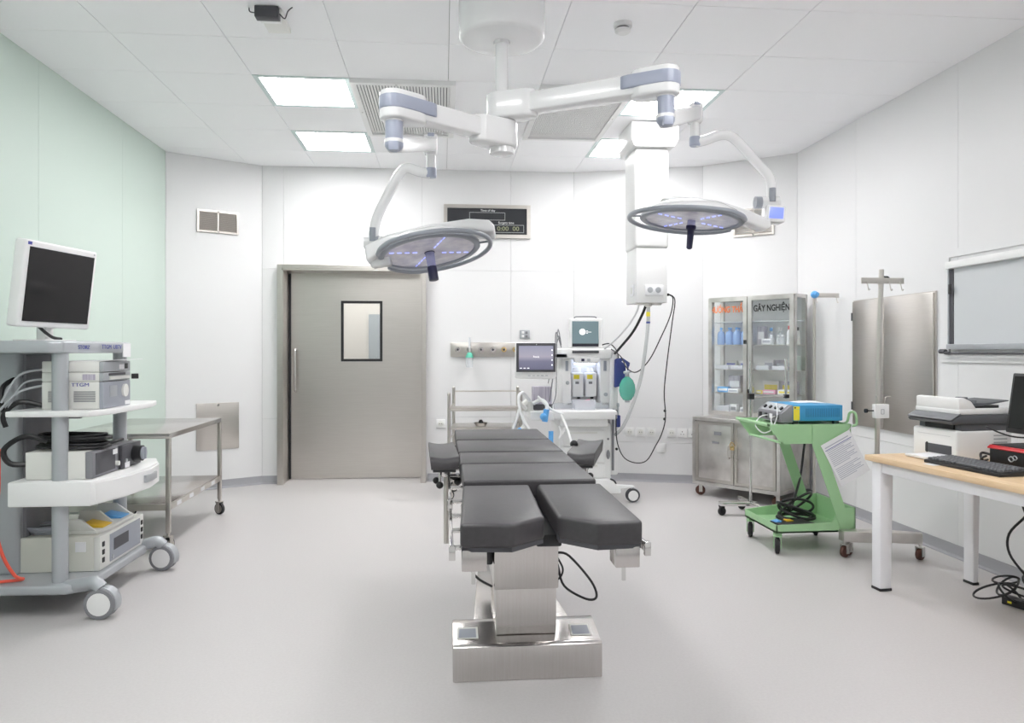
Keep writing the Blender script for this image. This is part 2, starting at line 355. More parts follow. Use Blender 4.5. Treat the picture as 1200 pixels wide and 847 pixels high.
# corridor seen through the pane
for n, bx_ in (('wall_corridor_far', (-2.6, .8, 9.2, 9.26, 0, 2.7)), ('wall_corridor_left', (-2.66, -2.6, 7.62, 9.26, 0, 2.7)), ('wall_corridor_right', (.8, .86, 7.62, 9.26, 0, 2.7)),
               ('ceiling_corridor', (-2.66, .86, 7.62, 9.26, 2.7, 2.76)), ('wall_corridor_near', (-2.6, DX0-.09, 7.62, 7.66, 0, 2.7))):
    struct(M().box(*bx_).done(n, 'corr_wall', smooth=0))
struct(M().box(-2.6, .8, 7.66, 9.2, -.06, -.001).done('floor_corridor', 'base', smooth=0))
d2 = struct(bpy.data.objects.new('door_2', None)); C.objects.link(d2); d2.location = (-.7, 9.17, 0); d2['label'] = 'grey blue door across the corridor'
M(d2).box(-.90, -.28, 9.155, 9.195, 0, 1.71).done('door_leaf', 'corr_door', d2, 0); M(d2).tube([(-.85, 9.155, .98), (-.85, 9.12, .98), (-.85, 9.12, 1.1), (-.85, 9.155, 1.1)], .01).done('handle', 'steel', d2)
t = thing('corridor_fill_light', 'unseen strip light added on the corridor ceiling behind the door', 'ceiling light', (-.9, 8.4, 2.7))  # unseen lamp added to brighten what shows through the door pane
M(t).box(-1.5, -.3, 8.25, 8.55, 2.665, 2.698).done('housing', 'white_pl', t, 0); M(t).box(-1.48, -.32, 8.27, 8.53, 2.655, 2.665).done('diffuser', 'corr_fill', t, 0)

# window with roller blind on the right wall
wn = struct(bpy.data.objects.new('window_1', None)); C.objects.link(wn); wn.location = (XR, 3.6, 1.5); wn['label'] = 'wall window with a closed frosted roller blind'
ya, yb = 2.5, 4.40
m = M(wn); f = .045
m.box(XR-.012, XR-.001, ya-.1, yb+.1, 1.20, 1.245).box(XR-.012, XR-.001, ya-.1, yb+.1, 1.85, 1.90).box(XR-.012, XR-.001, yb+.02, yb+.1, 1.245, 1.85).box(XR-.012, XR-.001, ya-.1, ya-.02, 1.245, 1.85)
m.done('surround', 'wall_white', wn, 0)
M(wn).box(XR-.055, XR-.012, ya, yb, 1.775, 1.82, .006).done('blind_cassette', 'white_pl', wn)
M(wn).box(XR-.02, XR-.008, ya+.02, yb-.04, 1.30, 1.78).done('blind', 'blind', wn, 0)
M(wn).box(XR-.022, XR-.006, yb-.035, yb-.004, 1.30, 1.775).done('guide_rail', 'grey_dark', wn, 0)
M(wn).box(XR-.03, XR-.006, yb-.004, yb+.006, 1.29, 1.79).box(XR-.04, XR-.006, ya, ya+.035, 1.30, 1.775).done('guide_rail', 'alu', wn, 0)
M(wn).box(XR-.045, XR-.008, ya, yb, 1.278, 1.312, .004).done('bottom_rail', 'alu', wn)
m = M(wn); m.cyl((XR-.04, ya, 1.255), (XR-.04, yb+.02, 1.255), .006).cyl((XR-.04, yb+.01, 1.266), (XR-.04, yb+.06, 1.266), .014).cyl((XR-.04, yb-.03, 1.257), (XR-.04, yb+.01, 1.257), .010); m.done('crank_rod', 'grey_dark', wn)
M(wn).box(XR-.045, XR-.038, yb-.045, yb-.02, 1.62, 1.68, .002).done('catch', 'black', wn)

# double steel hatch on the right wall
t = thing('steel_wall_cupboard', 'double leaf stainless steel cupboard doors set flush in the right wall', 'wall cupboard', (XR, 5.03, .72))
M(t).box(XR-.012, XR-.001, 4.545, 5.515, .705, 1.655).done('frame', 'steel', t, 0)
for a, b in ((4.555, 5.093), (5.097, 5.505)): M(t).box(XR-.026, XR-.012, a, b, .715, 1.645, .003).done('door_leaf', 'steel', t)
m = M(t)
for z in (.82, 1.5): m.cyl((XR-.024, 5.512, z), (XR-.024, 5.512, z+.06), .008)
m.done('hinge', 'grey_dark', t)

# return-air grilles and plates on the diagonal walls (local x along the wall, -y = into the room)
def on_wall(p, q, s):  # location s metres from p, rotz so that local -y faces the room
    p, q = Vector(p), Vector(q); d = (q-p).normalized(); c = p+d*s
    return c, math.atan2(d.y, d.x)+math.pi
def grille(label, p, q, s, z0, z1, wd, cols=2):
    c, a = on_wall(p, q, s); t = thing('return_air_grille', label, 'air grille', (c.x, c.y, z0), a, 'return air grilles')
    h = z1-z0; f = .018; m = M()
    m.box(-wd/2, wd/2, -.018, -.001, 0, f).box(-wd/2, wd/2, -.018, -.001, h-f, h).box(-wd/2, -wd/2+f, -.018, -.001, f, h-f).box(wd/2-f, wd/2, -.018, -.001, f, h-f)
    if cols == 2: m.box(-.006, .006, -.018, -.001, f, h-f)
    m.done('frame', 'steel', t, 0)
    M().box(-wd/2+f, wd/2-f, -.004, -.001, f, h-f).done('backing', 'alu', t, 0)
    n = 13; sm = None
    for k in range(n):
        if sm is None: sl = M(mx=Matrix.Rotation(R(35), 4, 'X')).box(-wd/2+f, wd/2-f, -.001, .001, -.0065, .0065).done('louvre', 'steel', t, 0); sm = sl.data
        else: sl = bpy.data.objects.new('louvre', sm); C.objects.link(sl); sl.parent = t
        sl.location = (0, -.010, f+(h-2*f)*(k+.5)/n)
    M().cyl((0, -.024, h-.012), (0, -.018, h-.012), .008).cyl((0, -.024, .012), (0, -.018, .012), .008).done('latch', 'chrome', t)
    return t
grille('steel return air grille high on the white wall left of the door', P[5], P[6], .41, 2.355, 2.56, .37)
grille('steel return air grille high on the wall above the glass cabinet', P[2], P[3], .385, 2.33, 2.585, .37)
c, a = on_wall(P[5], P[6], .41)
t = thing('steel_access_panel', 'square stainless steel access panel low on the wall left of the door', 'wall panel', (c.x, c.y, .36), a)
M().box(-.19, .19, -.012, -.001, 0, .43, .002).done('plate', 'steel', t); M().cyl((0, -.02, .41), (0, -.012, .41), .01).done('latch', 'chrome', t)

# wall clock panel
t = thing('surgery_clock', 'dark glass surgery clock panel with steel frame high on back wall', 'wall clock', (.42, YB, 2.53))
cx0, cx1, cz0, cz1 = .0, .85, 2.375, 2.70; f = .035; yf = YB-.03
m = M(t); m.box(cx0, cx1, yf, YB-.001, cz1-f, cz1).box(cx0, cx1, yf, YB-.001, cz0, cz0+f).box(cx0, cx0+f, yf, YB-.001, cz0+f, cz1-f).box(cx1-f, cx1, yf, YB-.001, cz0+f, cz1-f); m.done('frame', 'steel', t, 0)
face = M(t).box(cx0+f, cx1-f, yf+.008, YB-.002, cz0+f, cz1-f).done('clock_face', 'clock_face', t, 0)
def rect_out(x0, x1, z0, z1, y, th=.003, o=(0, 0, 0)):
    return M(o).box(x0, x1, y, y+.001, z0, z0+th).box(x0, x1, y, y+.001, z1-th, z1).box(x0, x0+th, y, y+.001, z0, z1).box(x1-th, x1, y, y+.001, z0, z1)
yy = yf+.006; L0 = Matrix.Translation(-Vector(t.location))
for (x0, x1, z0, z1) in ((.25, .60, 2.55, 2.625), (.07, .41, 2.43, 2.505), (.44, .785, 2.43, 2.505)): rect_out(x0, x1, z0, z1, yy, o=t).done('display_outline', 'outline', face, 0)
for s, x, z in (('Time of day', .43, 2.643), ('Anesthesia time', .24, 2.525), ('Surgery time', .61, 2.525)): text('lettering', s, .030, 'glow_white' if 0 else 'paper', face, L0 @ face_y(x, yy, z))
text('digits', '0:00  00', .058, 'digit', face, L0 @ face_y(.63, yy, 2.467), sx=1.15); text('digits', '0:00  00', .058, 'digit_red', face, L0 @ face_y(.24, yy, 2.467), sx=1.1)

# medical gas rail and wall sockets
t = thing('gas_outlet_rail', 'steel medical gas outlet rail with round valves on the back wall', 'gas rail', (.4, YB, 1.28))
rail = M(t).box(.065, .80, YB-.022, YB-.001, 1.212, 1.352, .004).done('rail_plate', 'steel', t)
for k, x in enumerate((.135, .248, .362, .478, .588, .70)):
    m = M(t); m.cyl((x, YB-.045, 1.282), (x, YB-.022, 1.282), .026); o = m.done('gas_outlet', 'steel_table' if k < 4 else 'brass', t)
    M(t).cyl((x, YB-.052, 1.282), (x, YB-.045, 1.282), .011).done('valve_core', 'grey_dark', o)
t = thing('oxygen_flowmeter', 'small green and clear oxygen flowmeter plugged into the gas rail', 'flowmeter', (.248, YB-.09, 1.2))
M(t).cyl((.248, YB-.052, 1.27), (.248, YB-.10, 1.27), .012).cyl((.248, YB-.1, 1.255), (.248, YB-.1, 1.295), .016).done('stem', 'chrome', t)
M(t).cyl((.248, YB-.1, 1.295), (.248, YB-.1, 1.40), .011).done('flow_tube', 'clear_pl', t)
M(t).lathe([(.012, .05), (.02, .045), (.036, .012), (.04, 0)], (.248, YB-.1, 1.205)).done('cap', 'green_gas', t)
M(t).lathe([(.03, 0), (.034, .01), (.034, .085), (.036, .095)], (.248, YB-.1, 1.11)).done('humidifier_cup', 'clear_pl', t)
def socket(label, loc, rotz, kind=0, wd=.085, m0='white_pl'):
    t = thing('wall_socket', label, 'socket', loc, rotz, 'wall sockets'); M().box(-wd/2, wd/2, -.012, -.001, -.043, .043, .004).done('plate', m0, t)
    if kind == 0:
        M().lathe([(.027, 0), (.027, .003), (.02, .004)], seg=20, m=Matrix.Translation((0, -.012, 0)) @ Matrix.Rotation(R(90), 4, 'X')).done('well', 'lilac' if 0 else 'offwhite', t)
        M().cyl((-.01, -.018, 0), (-.01, -.015, 0), .004).cyl((.01, -.018, 0), (.01, -.015, 0), .004).done('pin_hole', 'grey_dark', t)
    elif kind == 1:
        M().box(-.003, .003, -.014, -.012, .006, .018).box(-.016, -.008, -.014, -.012, -.016, -.010).box(.008, .016, -.014, -.012, -.016, -.010).done('pin_hole', 'grey_dark', t, 0)
    elif kind == 2:
        for sx in (-.018, .018):
            for sz in (-.018, .018): M().box(sx-.012, sx+.012, -.016, -.012, sz-.012, sz+.012, .002).done('port', 'grey_mid' if sx > 0 else 'white_pl', t)
    return t
socket('grey four port data socket on wall above the gas rail end', (.795, YB, 1.432), 0, 2, .1, 'alu')
socket('white round socket beside the steel rack, low on back wall', (-.03, YB, .56), 0)
c, a = on_wall(P[3], P[4], 1)
nth = ['first', 'second', 'third', 'fourth', 'fifth', 'sixth']
for k, s in enumerate((.69, .585, .48, .29, .19, .09)):
    c, a = on_wall(P[3], P[4], s); socket('%s white socket from the left in the row beside the glass cabinet' % nth[k], (c.x, c.y, .48), a, 0 if k < 4 else 1)
c, a = on_wall(P[3], P[4], .39); socket('white blank outlet plate below the row of sockets', (c.x, c.y, .33), a, 3)

# smoke detector and ceiling sensor
t = thing('smoke_detector', 'round white smoke detector on the ceiling', 'smoke detector', (.965, 3.99, H))
M(t).lathe([(.05, 0), (.05, -.02), (.046, -.024)], (.965, 3.99, H)).done('base', 'white_pl', t)
M(t).lathe([(.034, -.024), (.034, -.034)], (.965, 3.99, H)).done('vent_ring', 'grey_dark', t)
M(t).lathe([(.043, -.034), (.044, -.045), (.03, -.055)], (.965, 3.99, H)).done('cap', 'white_pl', t)
t = thing('ceiling_sensor', 'small open black and white sensor box with loose wires on ceiling', 'sensor', (-.9, 4.0, H))
M(t).box(-.955, -.835, 3.97, 4.22, H-.03, H-.001, .004).done('base_plate', 'offwhite', t); M(t).box(-.965, -.845, 3.94, 4.00, H-.06, H-.003, .004).done('sensor_body', 'grey_dark', t)
M(t).box(-.955, -.85, 4.00, 4.05, H-.05, H-.02, .003).done('terminal_block', 'white_pl', t)
M(t).tube([(-.845, 3.97, H-.03), (-.82, 3.98, H-.05), (-.80, 3.96, H-.02), (-.775, 3.95, H-.003)], .003).tube([(-.965, 3.97, H-.03), (-.99, 3.96, H-.03), (-1.0, 3.98, H-.003)], .003).done('wire', 'grey_dark', t)

# ------------------------------------------------------------------ operating table
t = thing('operating_table', 'long black padded operating table on a steel column and base', 'operating table', (.32, 3.3, 0))
prof = [(2.88, .0), (2.88, .132), (2.895, .14), (3.06, .165), (3.10, .165), (3.10, .0)]
b = M(t); b.prism(prof, .035, .615, 'x', .004)
b.prism([(.12, 3.09), (.53, 3.09), (.47, 3.95), (.18, 3.95)], .02, .15, bev=.006); base = b.done('base', 'steel_table', t)
M(t).box(.055, .595, 2.9, 3.09, -.0, .012).done('floor_pad', 'offwhite', base)
for x0, x1 in ((.05, .135), (.50, .585)):
    m = M(t); sl = (.165-.14)/(3.06-2.895); z = lambda y: .14+(y-2.895)*sl
    m.sheet([[(x0, 2.93, z(2.93)+.002), (x1, 2.93, z(2.93)+.002)], [(x0+.005, 3.02, z(3.02)+.002), (x1, 3.02, z(3.02)+.002)]]); m.done('pedal_frame', 'offwhite', base, 0)
    m = M(t); m.sheet([[(x0+.008, 2.938, z(2.938)+.003), (x1-.008, 2.938, z(2.938)+.003)], [(x0+.012, 3.005, z(3.005)+.003), (x1-.008, 3.005, z(3.005)+.003)]]); m.done('pedal', 'grey_paint', base, 0)
col = M(t).box(.205, .445, 2.95, 3.27, .15, .40, .006).done('column', 'steel_table', t)
M(t).box(.197, .453, 2.942, 3.28, .33, .62, .006).done('column_shroud', 'steel_table', col)
M(t).box(.15, .50, 2.9, 3.45, .61, .69, .01).done('tilt_housing', 'steel_table', t)
m = M(t); m.box(.09, .54, 2.75, 4.48, .69, .725, .004); m.done('top_frame', 'grey_dark', t)
def pad(poly, z0, z1, name='pad', bev=.009):
    p = M(t).prism(poly, z0, z1, bev=bev, seg=3).done(name, 'pad', t, 30)
    c = Vector((sum(q[0] for q in poly)/len(poly), sum(q[1] for q in poly)/len(poly)))
    M(t).prism([tuple(c+(Vector(q)-c)*.97) for q in poly], z0-.012, z0+.002).done('base_board', 'grey_dark', p, 0)
    return p
def rc(x0, x1, y0, y1): return [(x0, y0), (x1, y0), (x1, y1), (x0, y1)]
pad([(.045, 2.085), (.19, 2.07), (.292, 2.165), (.306, 2.685), (.068, 2.685)], .722, .79, 'leg_pad', .011)
pad([(.332, 2.165), (.43, 2.07), (.562, 2.085), (.568, 2.685), (.334, 2.685)], .722, .79, 'leg_pad', .011)
pad(rc(.072, .558, 2.72, 3.125), .735, .80, 'seat_pad'); pad(rc(.068, .562, 3.15, 3.48), .735, .80, 'back_pad')
pad(rc(.066, .564, 3.51, 3.96), .735, .80, 'back_pad'); pad(rc(.066, .564, 3.995, 4.5), .735, .80, 'head_pad')
M(t).box(.275, .352, 2.22, 2.76, .685, .722, .006).done('dark_gap_plate', 'black', t)  # black plate added so the gap between the leg pads looks dark
# leg plate hinges and brackets
m = M(t); m.prism([(2.10, .66), (2.10, .72), (2.70, .72), (2.70, .69), (2.2, .66)], .06, .10, 'x').box(.05, .12, 2.09, 2.17, .655, .715, .003); m.done('leg_bracket', 'steel_table', t)
m = M(t); m.prism([(2.10, .66), (2.10, .72), (2.70, .72), (2.70, .69), (2.2, .66)], .505, .545, 'x').box(.485, .555, 2.09, 2.17, .655, .715, .003); m.done('leg_bracket', 'steel_table', t)
m = M(t)
for x, y, z0 in ((.085, 2.16, .60), (.52, 2.14, .605), (.46, 2.6, .62), (.095, 2.6, .60)): M(t).cyl((x, y, z0), (x, y, .70), .006).done('locking_pin', 'chrome', t)
# side rails
for sx, name in ((.018, 'side_rail'), (.580, 'side_rail')):
    for y0, y1, z in ((2.12, 2.66, .70), (2.76, 3.46, .705), (3.52, 4.45, .71)):
        m = M(t); m.box(sx, sx+.010, y0, y1, z-.014, z+.014, .002); s = 1 if sx < .3 else -1
        for k in range(3):
            y = y0+.06+(y1-y0-.12)*k/2; m.cyl((sx+.005, y, z), (sx+.005+s*.055, y, z), .008)
        m.box(sx-.004, sx+.014, y0-.006, y0+.014, z-.02, z+.02, .002); m.done(name, 'chrome', t)
m = M(t); m.box(.148, .19, 2.90, 3.0, .60, .73, .006).box(.165, .195, 2.97, 3.1, .42, .60, .01).done('control_box', 'black', t)
m = M(t); m.tube([(.16, 2.93, .63), (.10, 2.90, .55), (.095, 2.92, .45), (.13, 2.95, .38), (.19, 2.96, .34)], .005).done('control_cable', 'black', t)
m = M(t); m.tube([(.455, 2.99, .46), (.50, 2.97, .45), (.58, 2.93, .36), (.60, 2.92, .30), (.56, 2.93, .29), (.48, 2.97, .33), (.46, 3.0, .40), (.455, 3.03, .43)], .005)
m.tube([(.455, 3.0, .44), (.475, 2.98, .40), (.47, 2.98, .37), (.455, 2.99, .35)], .004); m.done('mains_cable', 'black', t)
# arm boards
def armboard(label, cx, cy, ang, s):
    a = thing('arm_board', label, 'arm board', (cx, cy, .74), ang, 'operating table arm boards')
    rows = []; n = 8; wd, ln = .125, .56
    def ring(y, g):
        top = [(-wd/2+wd*i/n, y, .072-.009*math.sin(math.pi*i/n)-g) for i in range(n+1)]
        return top
    bmx = M(); b = bmesh.new(); R0 = []
    for y, g in ((-ln/2, .02), (-ln/2+.012, .004), (-ln/2+.03, 0), (0, 0), (ln/2-.03, 0), (ln/2-.012, .004), (ln/2, .02)):
        tp = ring(y, g); lo = [(wd/2-.004, y, .012+g*.4), (-wd/2+.004, y, .012+g*.4)]
        R0.append([b.verts.new(p) for p in tp+lo])
    k = len(R0[0])
    for p, q in zip(R0, R0[1:]):
        for i in range(k): b.faces.new((p[i], p[(i+1) % k], q[(i+1) % k], q[i]))
    b.faces.new(R0[0]); b.faces.new(R0[-1]); bmx._merge(b); bmx.done('pad', 'pad', a, 50)
    M().box(-.05, .05, -.24, .24, -.002, .012).done('board', 'grey_dark', a, 0)
    m = M(); m.box(-.02, .02, -.2, -.05, -.03, -.002, .003).cyl((s*.02, -.2, -.035), (s*.09, -.17, -.045), .008).cyl((-s*.02, -.22, 0), (-s*.02, -.22, -.05), .006); m.done('clamp', 'chrome', a)
    m = M(); m.ball((-s*.02, -.225, -.06), .016).ball((-s*.035, -.19, -.045), .015).ball((s*.06, -.20, -.05), .017); m.done('clamp_knob', 'black', a)
    return a
a = armboard('left padded arm board of the operating table, nearer the door', -.005, 3.54, R(2), 1)
M().cyl((.01, -.17, -.33), (.01, -.17, -.01), .011).done('support_rod', 'steel', a)
a = armboard('right padded arm board of the operating table, by the anaesthesia machine', .690, 3.60, R(-16), -1)
M().tube([(-.16, .30, .19), (-.11, .15, .13), (-.07, -.0, .07), (-.055, -.06, .02)], .007, smooth=3).done('support_rod', 'white_pl', a); M().ball((-.06, .0, .075), .02).done('pivot_knob', 'black', a)

# ------------------------------------------------------------------ surgical lamp
HX0, HY0 = .285, 3.69
t = thing('surgical_lamp', 'white two headed surgical lamp hanging from a round ceiling canopy', 'surgical lamp', (HX0, HY0, H))
M(t).lathe([(.212, 0), (.212, -.215), (.209, -.232), (.200, -.241), (.185, -.244), (.05, -.246), (.0, -.246)], (HX0, HY0, H-.001), 40).done('ceiling_canopy', 'lamp_white', t, 50)
M(t).cyl((HX0, HY0, 2.40), (HX0, HY0, 2.80), .031, seg=20).cyl((HX0, HY0, 2.775), (HX0, HY0, 2.80), .04).done('shaft', 'lamp_white', t)
def arm(hub, el, z, hgt, zh0, zh1):
    d = (Vector(el)-Vector(hub)).normalized()
    a = M(t).prism(stadium(hub, el, .042, .050), z-hgt/2, z+hgt/2, bev=.022, seg=3).done('arm', 'lamp_white', t, 50)
    M(t).prism(stadium(hub, tuple(Vector(hub)+d*.13), .078, .06), zh0, zh1, bev=.02, seg=3).done('hub_housing', 'lamp_white', a, 50)
    M(t).prism(stadium(tuple(Vector(el)-d*.10), el, .06, .064), z-.06, z+.066, bev=.02, seg=3).done('elbow_housing', 'lamp_white', a, 50)
    M(t).prism(stadium(tuple(Vector(el)-d*.16), el, .0605, .067), z-.018, z+.042, bev=.005).done('inlay', 'lamp_grey', a, 50)
    M(t).lathe([(.040, 0), (.040, -.012)], (*el, z-.055)).done('joint_ring', 'lamp_white', a); M(t).lathe([(.042, -.09), (.042, -.105)], (*el, z-.055)).done('joint_ring', 'lamp_white', a)
    M(t).lathe([(.039, -.012), (.039, -.09)], (*el, z-.055)).done('joint_sleeve', 'lamp_grey', a)
    M(t).ball((*el, z-.165), .042, .042, .034).box(el[0]-.022, el[0]+.022, el[1]-.046, el[1]-.02, z-.20, z-.16, .004).done('knuckle', 'lamp_grey', a)
    return a
EL, ER = (-.216, 3.32), (.985, 3.27); HUB = (HX0, HY0)
arm(HUB, ER, 2.465, .092, 2.40, 2.53); arm(HUB, EL, 2.338, .088, 2.268, 2.397)
M(t).lathe([(.06, 0), (.06, -.03), (.05, -.036)], (HX0, HY0, 2.27)).done('hub_cap', 'lamp_white', t)
def spring(p, q):
    p, q = Vector(p), Vector(q); d = q-p; L = d.length; rot = d.to_track_quat('X', 'Z').to_matrix().to_4x4()
    s = M(t, Matrix.Translation(p) @ rot).box(0, L+.01, -.036, .036, -.038, .038, .016, 3).done('spring_arm', 'lamp_white', t, 50)
    M(t).box(q.x-.036, q.x+.036, q.y-.036, q.y+.036, q.z-.06, q.z+.05, .012, 3).done('end_housing', 'lamp_white', s, 50)
    M(t).box(q.x-.018, q.x+.018, q.y-.039, q.y-.03, q.z+.035, q.z+.054, .003).done('inlay', 'lamp_grey', s)
    M(t).cyl((q.x, q.y, q.z-.14), (q.x, q.y, q.z-.05), .026, seg=20).done('post', 'lamp_white', s)
    M(t).lathe([(.03, 0), (.032, -.012), (.032, -.045), (.026, -.052)], (q.x, q.y, q.z-.135), 20).done('swivel', 'lamp_grey', s)
    return q
ql = spring((EL[0], EL[1], 2.175), (-.071, 4.224, 2.425)); qr = spring((ER[0], ER[1], 2.30), (1.40, 4.09, 2.60))
K = .00477   # lamp drawing unit in metres
CR, SR = math.cos(math.atan(80/880)), math.sin(math.atan(80/880))
def at(c, dx, dz, dy=0): return Vector((c.x+dx*K*CR+dy*SR, c.y-dx*K*SR+dy*CR, c.z+dz*K))  # offset along the lamp's swing plane, in drawing units
def lamp_head(c, side, roll, tilt, bow, jpt, screen):
    """c: disc centre; side: -1 yoke at its left, +1 right"""
    axis = Vector((CR*1.0, -SR, 0)); fwd = Vector((SR, CR, 0))
    rot = Matrix.Rotation(roll, 4, fwd) @ Matrix.Rotation(tilt, 4, axis)
    mx = Matrix.Translation(c) @ rot @ Matrix.Rotation(-math.atan(80/880), 4, 'Z')
    h = M(t, mx).lathe([(.0, .085), (.10, .082), (.20, .066), (.25, .040), (.272, .004)], seg=40).done('lamp_head', 'lamp_white', t, 50)
    M(t, mx).lathe([(.250, .012), (.275, .012), (.286, .002), (.286, -.012), (.275, -.020), (.255, -.018), (.250, .0)], seg=40).done('rim', 'rim_grey', h, 50)
    M(t, mx).lathe([(.252, .008), (.252, -.008), (.12, -.010), (.0, -.010)], seg=40).done('lens_plate', 'lens', h)
    for k in range(4):
        a = R(28+90*k); u = Vector((math.cos(a), math.sin(a), 0))
        for j in range(4):
            p = u*(.075+j*.045); q = u*(.10+j*.045); M(t, mx).cyl((p.x, p.y, -.0125), (q.x, q.y, -.0125), .0022, seg=6).done('led_strip', 'blue_led', h)
    # guard rail around the rim, open at the yoke
    pts = []; a0, a1 = (R(-155), R(150)) if side < 0 else (R(30), R(330))
    for k in range(25):
        a = a0+(a1-a0)*k/24; rr = .345-.05*max(0, abs(k-12)/12-.75)/.25; pts.append((rr*math.cos(a), rr*.97*math.sin(a), -.012))
    m = M(t, mx); m.tube(pts, .0135, 8, 2)
    for k in (4, 12, 20): a = a0+(a1-a0)*k/24; m.cyl((.28*math.cos(a), .28*math.sin(a), -.008), (.342*math.cos(a), .335*math.sin(a), -.012), .006)
    m.done('guard_rail', 'rim_grey', h, 50)
    # yoke bar over the head
    s = side; m = M(t, mx)
    if side < 0: m.prism([(s*.34, -.03), (s*.34, .06), (s*.20, .105), (-s*.05, .118), (-s*.25, .112), (-s*.36, .085), (-s*.385, .045), (-s*.375, .015), (-s*.33, .02), (-s*.24, .055), (-s*.1, .07), (s*.2, .065), (s*.27, .0)], -.10, .06, 'y', .012)
    else: m.prism([(.395, -.035), (.43, -.02), (.42, .02), (.30, .06), (.10, .105), (-.12, .108), (-.19, .085), (-.1, .07), (.2, .055), (.27, .0)], -.07, .05, 'y', .012)
    m.done('yoke', 'lamp_white', h, 50)
    # handle
    if side < 0:
        hd = M(t, mx).cyl((0, 0, -.095), (0, 0, -.01), .024, .026, 20).done('handle', 'lav_glass', h)
        M(t, mx).lathe([(.026, -.095), (.027, -.10), (.027, -.172), (.02, -.175), (0, -.175)], seg=20).done('grip', 'navy', h)
        M(t, mx).lathe([(.03, -.008), (.03, -.014)], seg=20).done('handle_collar', 'navy', h)
    else:
        M(t, mx).cyl((0, 0, -.045), (0, 0, -.008), .022, .022, 20).done('handle', 'lav_glass', h)
        M(t, mx).lathe([(.028, -.04), (.028, -.055), (.02, -.065), (.0165, -.165), (.008, -.172), (0, -.172)], seg=20).done('grip', 'navy', h)
    M(t).tube(bow, .028, 14, 5).done('bow_tube', 'lamp_white', h, 60)
    # joint and control box
    j = Vector(jpt); ax = Vector((CR, -SR, 0))
    M(t).cyl(j-ax*.05, j+ax*.05, .033, seg=20).done('tilt_joint', 'lamp_white', h)
    M(t).cyl(j-ax*(.085 if side > 0 else -.02), j-ax*(.05 if side > 0 else -.035), .034, seg=20).cyl(j+Vector((0, -.03, .0)), j+Vector((0, -.03, .075)), .018).done('joint_cover', 'rim_grey', h)
    mb = M(t, Matrix.Translation(j) @ Matrix.Rotation(-math.atan(80/880), 4, 'Z') @ Matrix.Rotation(roll*.8, 4, 'Y'))
    x0, x1 = (-.025, .085) if side < 0 else (-.03, .075)
    z0 = -.145 if side < 0 else -.115
    mb.box(x0, x1, -.05, .05, z0, -.02, .012, 3); mb.done('control_box', 'lamp_white', h, 50)
    if screen: M(t, mb.mx).box(x0+.014, x1-.014, -.053, -.049, -.095, -.035, .001).done('control_screen', 'screen_blue', h)
    return h
cl = at(ql, -2, -131.5); jl = at(cl, -66, 17)
lamp_head(Vector((cl.x, cl.y, 1.830)), -1, R(-10), R(-10), [Vector((ql.x, ql.y, ql.z-.165)), at(ql, -14, -32), at(ql, -28, -28), at(ql, -38, -36), at(ql, -52, -62), at(ql, -64, -88), jl], jl, False)
cr_ = Vector((at(qr, -4, 0).x, at(qr, -4, 0).y, 2.008)); jr = at(cr_, 92, 19)
lamp_head(cr_, 1, R(5), R(-1.5), [Vector((qr.x, qr.y, qr.z-.165)), at(qr, 12, -32), at(qr, 30, -26), at(qr, 46, -30), at(qr, 70, -56), at(qr, 88, -78), jr], jr, True)

# ------------------------------------------------------------------ ceiling pendant
t = thing('ceiling_pendant', 'white square ceiling supply pendant column with sockets and hanging hoses', 'supply pendant', (1.61, 5.87, H))
px0, px1, py0, py1 = 1.475, 1.745, 5.70, 6.04
m = M(t); m.prism([(px0-.04, 2.90), (px0-.02, 2.845), (px1+.03, 2.845), (px1+.06, 2.90), (px1+.06, H-.001), (px0-.04, H-.001)], py0-.05, py1+.05, 'y', .006); m.done('ceiling_collar', 'white_pl', t)
M(t).box(px0, px1, py0, py1, 2.07, 2.85, .022, 3).done('upper_column', 'white_pl', t, 50)
lo = M(t).box(px0+.012, px1-.012, py0+.012, py1-.012, 1.645, 2.07, .006).done('lower_column', 'white_pl', t)
p = M(t).box(px0+.08, px1-.045, py0-.002, py0+.012, 1.70, 1.78, .003).done('socket_plate', 'paper', t)
for x in (px0+.118, px0+.182): M(t).lathe([(.022, 0), (.022, .003), (.017, .004)], seg=18, m=Matrix.Translation((x, py0-.002, 1.742)) @ Matrix.Rotation(R(90), 4, 'X')).done('socket', 'alu', p)
p = M(t).box(px0+.002, px0+.012, py0+.07, py0+.17, 1.70, 1.79, .003).done('side_socket_plate', 'paper', t); M(t).box(px0-.001, px0+.002, py0+.10, py0+.14, 1.72, 1.77).done('switch', 'offwhite', p, 0)
m = M(t); m.lathe([(.05, 0), (.045, -.012)], (1.55, 5.8, 1.645)).lathe([(.03, 0), (.03, -.02), (.02, -.03)], (1.60, 5.78, 1.645)).lathe([(.045, 0), (.04, -.014)], (1.67, 5.8, 1.645)); m.done('gas_connector', 'steel_old', t)
M(t).tube([(1.60, 5.78, 1.63), (1.60, 5.78, 1.5), (1.585, 5.8, 1.3), (1.56, 5.9, 1.0), (1.48, 6.1, .65), (1.42, 6.42, .5)], .014, 10).done('hose', 'hose_clear', t)
M(t).cyl((1.60, 5.78, 1.54), (1.60, 5.78, 1.575), .016).done('hose_band', 'yellow', t); M(t).cyl((1.60, 5.78, 1.485), (1.60, 5.78, 1.50), .016).done('hose_band', 'blue_bag', t)
M(t).tube([(1.585, 5.79, 1.63), (1.56, 5.82, 1.55), (1.52, 5.95, 1.42), (1.46, 6.2, 1.28), (1.43, 6.4, 1.2)], .011, 8).done('hose', 'black', t)
